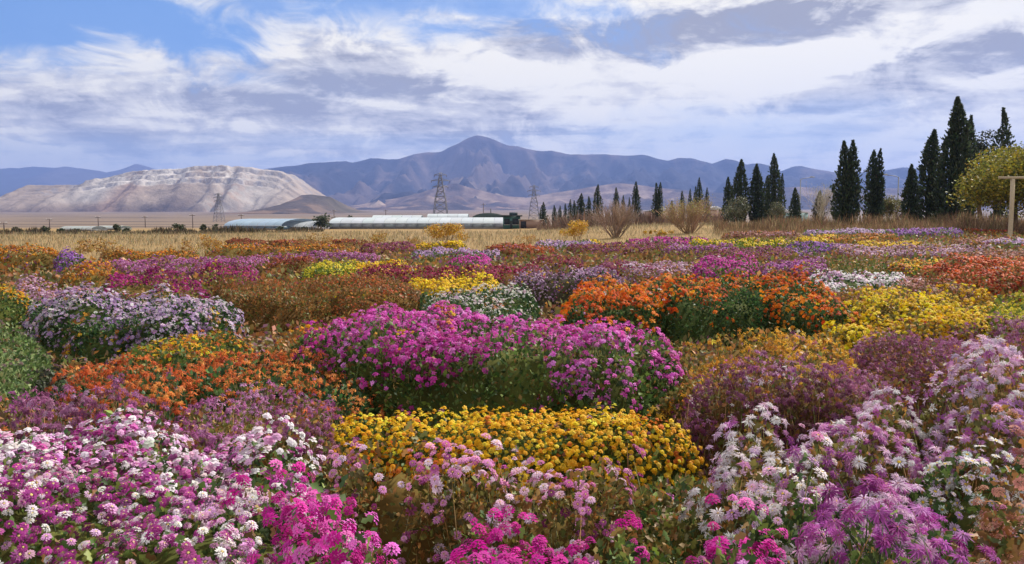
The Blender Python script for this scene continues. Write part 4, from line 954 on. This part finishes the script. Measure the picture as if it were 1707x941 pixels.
def surf(c, n, rng):
    """points over the clump's canopy with outward directions"""
    x = rng.uniform(c.lo[0], c.hi[0], n); y = rng.uniform(c.lo[1], c.hi[1], n); e = seg_dist(x, y, c.poly)
    m = e > .01; x, y, e = x[m], y[m], e[m]; z = clump_h(c, x, y, e); d = .03
    gx = (clump_h(c, x + d, y) - z) / d; gy = (clump_h(c, x, y + d) - z) / d
    nm = np.stack([-gx, -gy, np.ones(len(x))], 1); nm[:, :2] = np.clip(nm[:, :2], -2.5, 2.5)
    return np.stack([x, y, z], 1), nm / np.linalg.norm(nm, axis=1, keepdims=True)
def flank(c, n, rng):
    """points over the clump's steep rim"""
    a = c.poly; b = np.roll(a, -1, 0); L = np.hypot(*(b - a).T); k = rng.choice(len(a), n, p=L / L.sum()); t = rng.random(n)[:, None]
    p = a[k] * (1 - t) + b[k] * t; ed = (b - a)[k]; nin = np.stack([-ed[:, 1], ed[:, 0]], 1); nin /= np.linalg.norm(nin, axis=1, keepdims=True)
    s = np.sign(((np.array([c.cx, c.cy]) - p) * nin).sum(1))[:, None]; nin *= np.where(s == 0, 1, s)
    f = rng.random(n) ** .8; e = c.w * (1 - (1 - f ** 2).clip(0) ** (1 / 2.3))
    q_ = p + nin * (e[:, None] * .8 + rng.normal(0, .02, (n, 1)))
    z = np.minimum(c.h * f, np.maximum(clump_h(c, q_[:, 0], q_[:, 1]), .0) + .06) * 1.0
    nm = np.concatenate([-nin, (f * .8)[:, None]], 1)
    return np.concatenate([q_, z[:, None]], 1), nm / np.linalg.norm(nm, axis=1, keepdims=True)
def perim(c): return np.hypot(*(np.roll(c.poly, -1, 0) - c.poly).T).sum()
def choose(c, pal, pos, rng, k=.36):
    """palette index in soft patches: neighbouring blooms tend to share a colour"""
    w = np.cumsum([p[1] for p in pal]); w = w / w[-1]
    n = fbm(pos[:, 0] / .45 + c.i, pos[:, 1] / .45, c.seed + 40, 2); n = np.clip((n - .5) * 1.7 + .5 + (.5 * ((pos[:, 1] - c.cy) / (c.hi[1] - c.lo[1])) if c.key == 'pinkwhite' else 0), 0, 1)
    q_ = np.where(rng.random(len(pos)) < k, rng.random(len(pos)), np.clip(n + rng.normal(0, .12, len(pos)), 0, .999))
    return np.minimum(np.searchsorted(w, q_), len(pal) - 1)
GROUP = 'chrysanthemum clumps of the flower field'
NB = [0, 0]; LOD = {}
def build_clump(c):
    rng = np.random.default_rng(c.seed); st = c.st; zg = float(ground_z(c.cx, c.cy))
    t = thing('chrysanthemum_clump', c.lab, 'flowers' if st['cov'] > .3 else 'bush', (c.cx, c.cy, zg), GROUP); O = (c.cx, c.cy, zg)
    area = (c.hi - c.lo).prod(); near = c.dmin < 4.9; mid = not near and c.dmin < 11
    gz = lambda p: p + np.stack([0 * p[:, 0], 0 * p[:, 0], ground_z(p[:, 0], p[:, 1])], 1)
    # inner core closing the clump, leaf colour darkened to paint in its shade
    nx = int(np.clip((c.hi[0] - c.lo[0]) / (.07 + .012 * c.dmin), 10, 44)); ny = int(np.clip((c.hi[1] - c.lo[1]) / (.07 + .02 * c.dmin), 8, 36))
    gx, gy = np.meshgrid(np.linspace(c.lo[0], c.hi[0], nx), np.linspace(c.lo[1], c.hi[1], ny)); x, y = gx.ravel(), gy.ravel()
    e = seg_dist(x, y, c.poly) - .05; z = clump_h(c, x, y, np.maximum(e, 0)) * (.80 if st['cov'] > .5 else .7); z = np.where(e > 0, z, -.04)
    i = (np.arange(ny - 1)[:, None] * nx + np.arange(nx - 1)[None]).ravel()
    f = np.concatenate([np.stack([i, i + 1, i + nx + 1], 1), np.stack([i, i + nx + 1, i + nx], 1)]); f = f[(z[f] > 0).any(1)]
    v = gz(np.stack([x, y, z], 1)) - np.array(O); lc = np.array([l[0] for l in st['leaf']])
    o = link('shaded_core', raw_mesh('shaded_core', v, f, jit(lc.mean(0) * .5, len(v), rng, .05, .2), 'shaded_core'), t); kind(o, 'stuff')
    # leaves
    D = c.dmin
    ls = .036 if near else .046 if mid else .05 + .0026 * (D - 8)
    ld = (1500 if near else 900 if mid else 1.15 / (ls * ls) / (1 + .03 * D)) * st['lf']
    pa, na = surf(c, int(ld * area), rng); pa = pa * 1.0; pa[:, 2] *= rng.uniform(.72, 1.06, len(pa))
    pb, nb = flank(c, int(ld * (1.2 if D < 11 else .8) * perim(c) * c.h), rng); pb[:, 2] = np.maximum(pb[:, 2], .02)
    p = gz(np.concatenate([pa, pb])); n = np.concatenate([na, nb]); m = in_view(p) & ~buried(c, p) & seen_side(p, n); p, n = p[m], n[m]
    idx = pick(st['leaf'], len(p), rng); cc = jit(lc[idx], len(p), rng, .07, .2)
    d = n * .5 + rng.normal(0, .55, p.shape) + np.array([0, 0, .35])
    # a leaf grows along local +Y, so turn +Y outwards
    Rm = rot_to(d, rng.random(len(p)) * 6.28); Rm = Rm[:, :, [1, 2, 0]] if True else Rm
    mb = MB(); lsz = ls * rng.uniform(.6, 1.4, len(p)); g = p[:, 1] < 3.2
    scatter(mb, LEAFN, p[g] - np.array(O), Rm[g], lsz[g], cc[g], cc[g] * 1.1); scatter(mb, LEAF2, p[~g] - np.array(O), Rm[~g], lsz[~g], cc[~g], cc[~g] * 1.1)
    if mb.v: kind(mb.obj('foliage', 'leaf', t), 'stuff')
    # blooms, set in sprays
    size = st['size'] * (1.0 if D < 9 else 1 + (D - 9) * .035); dens = st['cov'] / (.785 * size * size)
    if D > 9: dens *= .92
    k, cr = st['clus']
    ca, na = surf(c, int(dens * area / k), rng)
    if st['side'] <= .3 and len(ca): kp = rng.random(len(ca)) < np.interp(ca[:, 2] / c.h, [.3, .8], [.08, 1.0]); ca, na = ca[kp], na[kp]
    cb2, nb2 = flank(c, int(dens * st['side'] * .8 * perim(c) * c.h / k), rng)
    if st['side'] < .5 and len(cb2):   # few blooms low on the flanks
        keep = rng.random(len(cb2)) < np.interp(cb2[:, 2] / c.h, [0, .5, 1], [.12, .5, 1.0]); cb2, nb2 = cb2[keep], nb2[keep]
    p0 = np.concatenate([ca, cb2]); n0 = np.concatenate([na, nb2])
    gs = 1 + .05 * D; gapn = .5 * vn(p0[:, 0] / (.2 * gs) + 31, p0[:, 1] / (.2 * gs), c.seed + 60) + .5 * vn(p0[:, 0] / (.55 * gs) + 31, p0[:, 1] / (.55 * gs), c.seed + 61)
    keep = gapn > (.27 if D > 11 else .38 if not near and c.key not in ('yellowcush', 'yellow', 'lilacwhite') else .30 if st['cov'] < 1.2 else .2) + rng.normal(0, .04, len(p0)); p0, n0 = p0[keep], n0[keep]
    lift = rng.normal(.03, .03, len(p0)).clip(-.02, .12) * (1 + .6 * st['stems'])
    p = np.repeat(p0, k, 0); n = np.repeat(n0, k, 0); off = rng.normal(0, 1, p.shape) * cr * .75
    off -= n * (off * n).sum(1, keepdims=True); r2 = (off ** 2).sum(1)
    p = p + off + n * (np.repeat(lift, k) - r2 / (2 * cr + 1e-6) * .5 * (k > 1))[:, None] + rng.normal(0, .004, p.shape)
    p = gz(p); m = in_view(p) & (p[:, 2] > .03) & seen_side(p, n); p, n, off = p[m], n[m], off[m]; m = ~buried(c, p); p, n, off = p[m], n[m], off[m]
    if len(p) == 0: return
    idx = choose(c, st['pal'], p, rng); pc = np.array([q_[0] for q_ in st['pal']])
    d = n + off / (cr + .02) * .6 * (k > 1) + rng.normal(0, .28, p.shape) + np.array([0, 0, .35])
    sc = size * rng.normal(1, .24, len(p)).clip(.4, 1.6); spin = rng.random(len(p)) * 6.28
    Rm = rot_to(d, spin); var = rng.integers(0, 3, len(p))
    T = (NEAR if near else MID)[st['tm']] if (near or mid) else FARB
    ctr = np.array(st['centre'])
    base_c = pc[idx]; nbr = sorted((o for o in CLS if o is not c), key=lambda o: (o.cx - c.cx) ** 2 + (o.cy - c.cy) ** 2)[:3]
    stray = (vn(p[:, 0] / .3 + 50, p[:, 1] / .3, c.seed + 70) > .8) & (rng.random(len(p)) < .55); stray |= rng.random(len(p)) < .015
    alt = np.array([q_[0] for o in nbr for q_ in o.st['pal']]); base_c = np.where(stray[:, None], alt[rng.integers(0, len(alt), len(p))], base_c)
    single = np.zeros(len(p), bool)
    if D < 5.2:
        u, v, dist = project(p); ok = (u > 0) & (u < 1707) & (v > 0) & (v < 941) & (n[:, 2] > -.2) & (sc * F / dist > 9)
        rank = np.where(ok, dist - .55 * (p[:, 2] - zg) + rng.normal(0, .1, len(p)), 1e9); od = np.argsort(rank)[:290]; od = od[rank[od] < 1e8]; single[od] = True
        lib = {}
        for j in od:
            key = (int(idx[j]), int(var[j]), int(rng.integers(0, 2)))
            if key not in lib:
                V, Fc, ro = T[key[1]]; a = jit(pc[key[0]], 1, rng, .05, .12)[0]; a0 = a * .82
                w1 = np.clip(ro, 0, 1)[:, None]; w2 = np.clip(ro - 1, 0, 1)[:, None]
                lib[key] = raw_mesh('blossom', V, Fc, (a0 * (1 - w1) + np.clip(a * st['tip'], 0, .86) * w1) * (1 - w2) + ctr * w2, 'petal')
            b = bpy.data.objects.new('blossom', lib[key]); COL.objects.link(b); b.parent = t
            M = np.eye(4); M[:3, :3] = Rm[j] * sc[j]; M[:3, 3] = p[j] - np.array(O); b.matrix_local = Matrix(M.tolist())
        NB[0] += len(od)
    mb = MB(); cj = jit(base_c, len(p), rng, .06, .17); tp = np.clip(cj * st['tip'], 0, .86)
    far_pt = p[:, 1] > 2.7
    for s in range(6):
        m = (var == s % 3) & ~single & (far_pt if s < 3 else ~far_pt)
        Ts = (MID[st['tm']] if near and s < 3 else T)[s % 3]
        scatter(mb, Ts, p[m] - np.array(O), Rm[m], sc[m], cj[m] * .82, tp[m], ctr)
    if mb.v: kind(mb.obj('blossoms', 'petal', t), 'stuff'); NB[1] += mb.tris(); kk = 'near' if near else 'mid' if mid else 'far' if D < 20 else 'vfar'; LOD[kk] = LOD.get(kk, 0) + mb.tris()
    # flower stalks
    if st['stems'] and D < 8:
        m = rng.random(len(p)) < (.7 if near else .35); q_ = p[m]; dd = d[m] / np.linalg.norm(d[m], axis=1, keepdims=True); nn = len(q_)
        base = q_ - dd * .02 + np.stack([rng.normal(0, .05, nn), rng.normal(0, .05, nn), -rng.uniform(.12, .28, nn)], 1)
        mb = MB(); dv = q_ - dd * .02 - base; L = np.linalg.norm(dv, axis=1)
        ST = (np.array([(.0022, 0, 0), (-.0011, .0019, 0), (-.0011, -.0019, 0), (0, 0, 1)], float), np.array([(0, 1, 3), (1, 2, 3), (2, 0, 3)]), np.zeros(4))
        Rs = rot_to(dv, np.zeros(nn)); V, Fc, ro = ST
        vv = np.einsum('nij,nkj->nki', Rs, V[None] * np.stack([np.full(nn, 1.4), np.full(nn, 1.4), L], 1)[:, None, :]) + (base - np.array(O))[:, None]
        cs = jit(lc[pick(st['leaf'], nn, rng)], nn, rng, .06, .15); mb.add(vv.reshape(-1, 3), (Fc[None] + (np.arange(nn) * 4)[:, None, None]).reshape(-1, 3), np.repeat(cs, 4, 0))
        kind(mb.obj('stalks', 'leaf', t), 'stuff')
for c in CLS: build_clump(c)
# weeds and seedlings that close the gaps between the clumps
def filler():
    rng = np.random.default_rng(99); n = 60000
    y = 1.6 * np.exp(rng.random(n) ** .8 * math.log(62 / 1.6)); x = (rng.random(n) * 2 - 1) * (y * .74 + .3)
    m = y - .58 * x < 35; x, y = x[m], y[m]; k = np.zeros(len(x), bool)
    for c in CLS:
        b = (x > c.lo[0]) & (x < c.hi[0]) & (y > c.lo[1]) & (y < c.hi[1]) & ~k
        if b.any(): k[b] = seg_dist(x[b], y[b], c.poly) > .04
    # keep the bare soil in front of the lilac-white mound
    sx, sy = unproj(175, 598); k |= ((x - sx) / .75) ** 2 + ((y - sy) / .55) ** 2 < 1
    x, y = x[~k], y[~k]; n = len(x); pal = BROWN + OLIVE + P((120, 74, 96, 2), (150, 92, 60, 1.5)); pc = np.array([q_[0] for q_ in pal]); mb = MB()
    for b in range(2):
        s = np.clip(.008 * y, .04, .15) * rng.uniform(.6, 1.5, n); h = np.clip(.10 + .012 * y, .1, .38) * rng.random(n)
        p = np.stack([x + rng.normal(0, .03, n), y + rng.normal(0, .03, n), ground_z(x, y) + h], 1); c_ = jit(pc[pick(pal, n, rng)], n, rng, .08, .2)
        scatter(mb, LEAF2, p, rot_to(rng.normal(0, 1, (n, 3)) + np.array([0, 0, .3]), rng.random(n) * 6.28)[:, :, [1, 2, 0]], s, c_, c_ * 1.1)
    o = mb.obj('ground_cover', 'leaf'); o['label'] = 'low weeds and seedlings between the flower clumps'; kind(o, 'stuff')
filler()
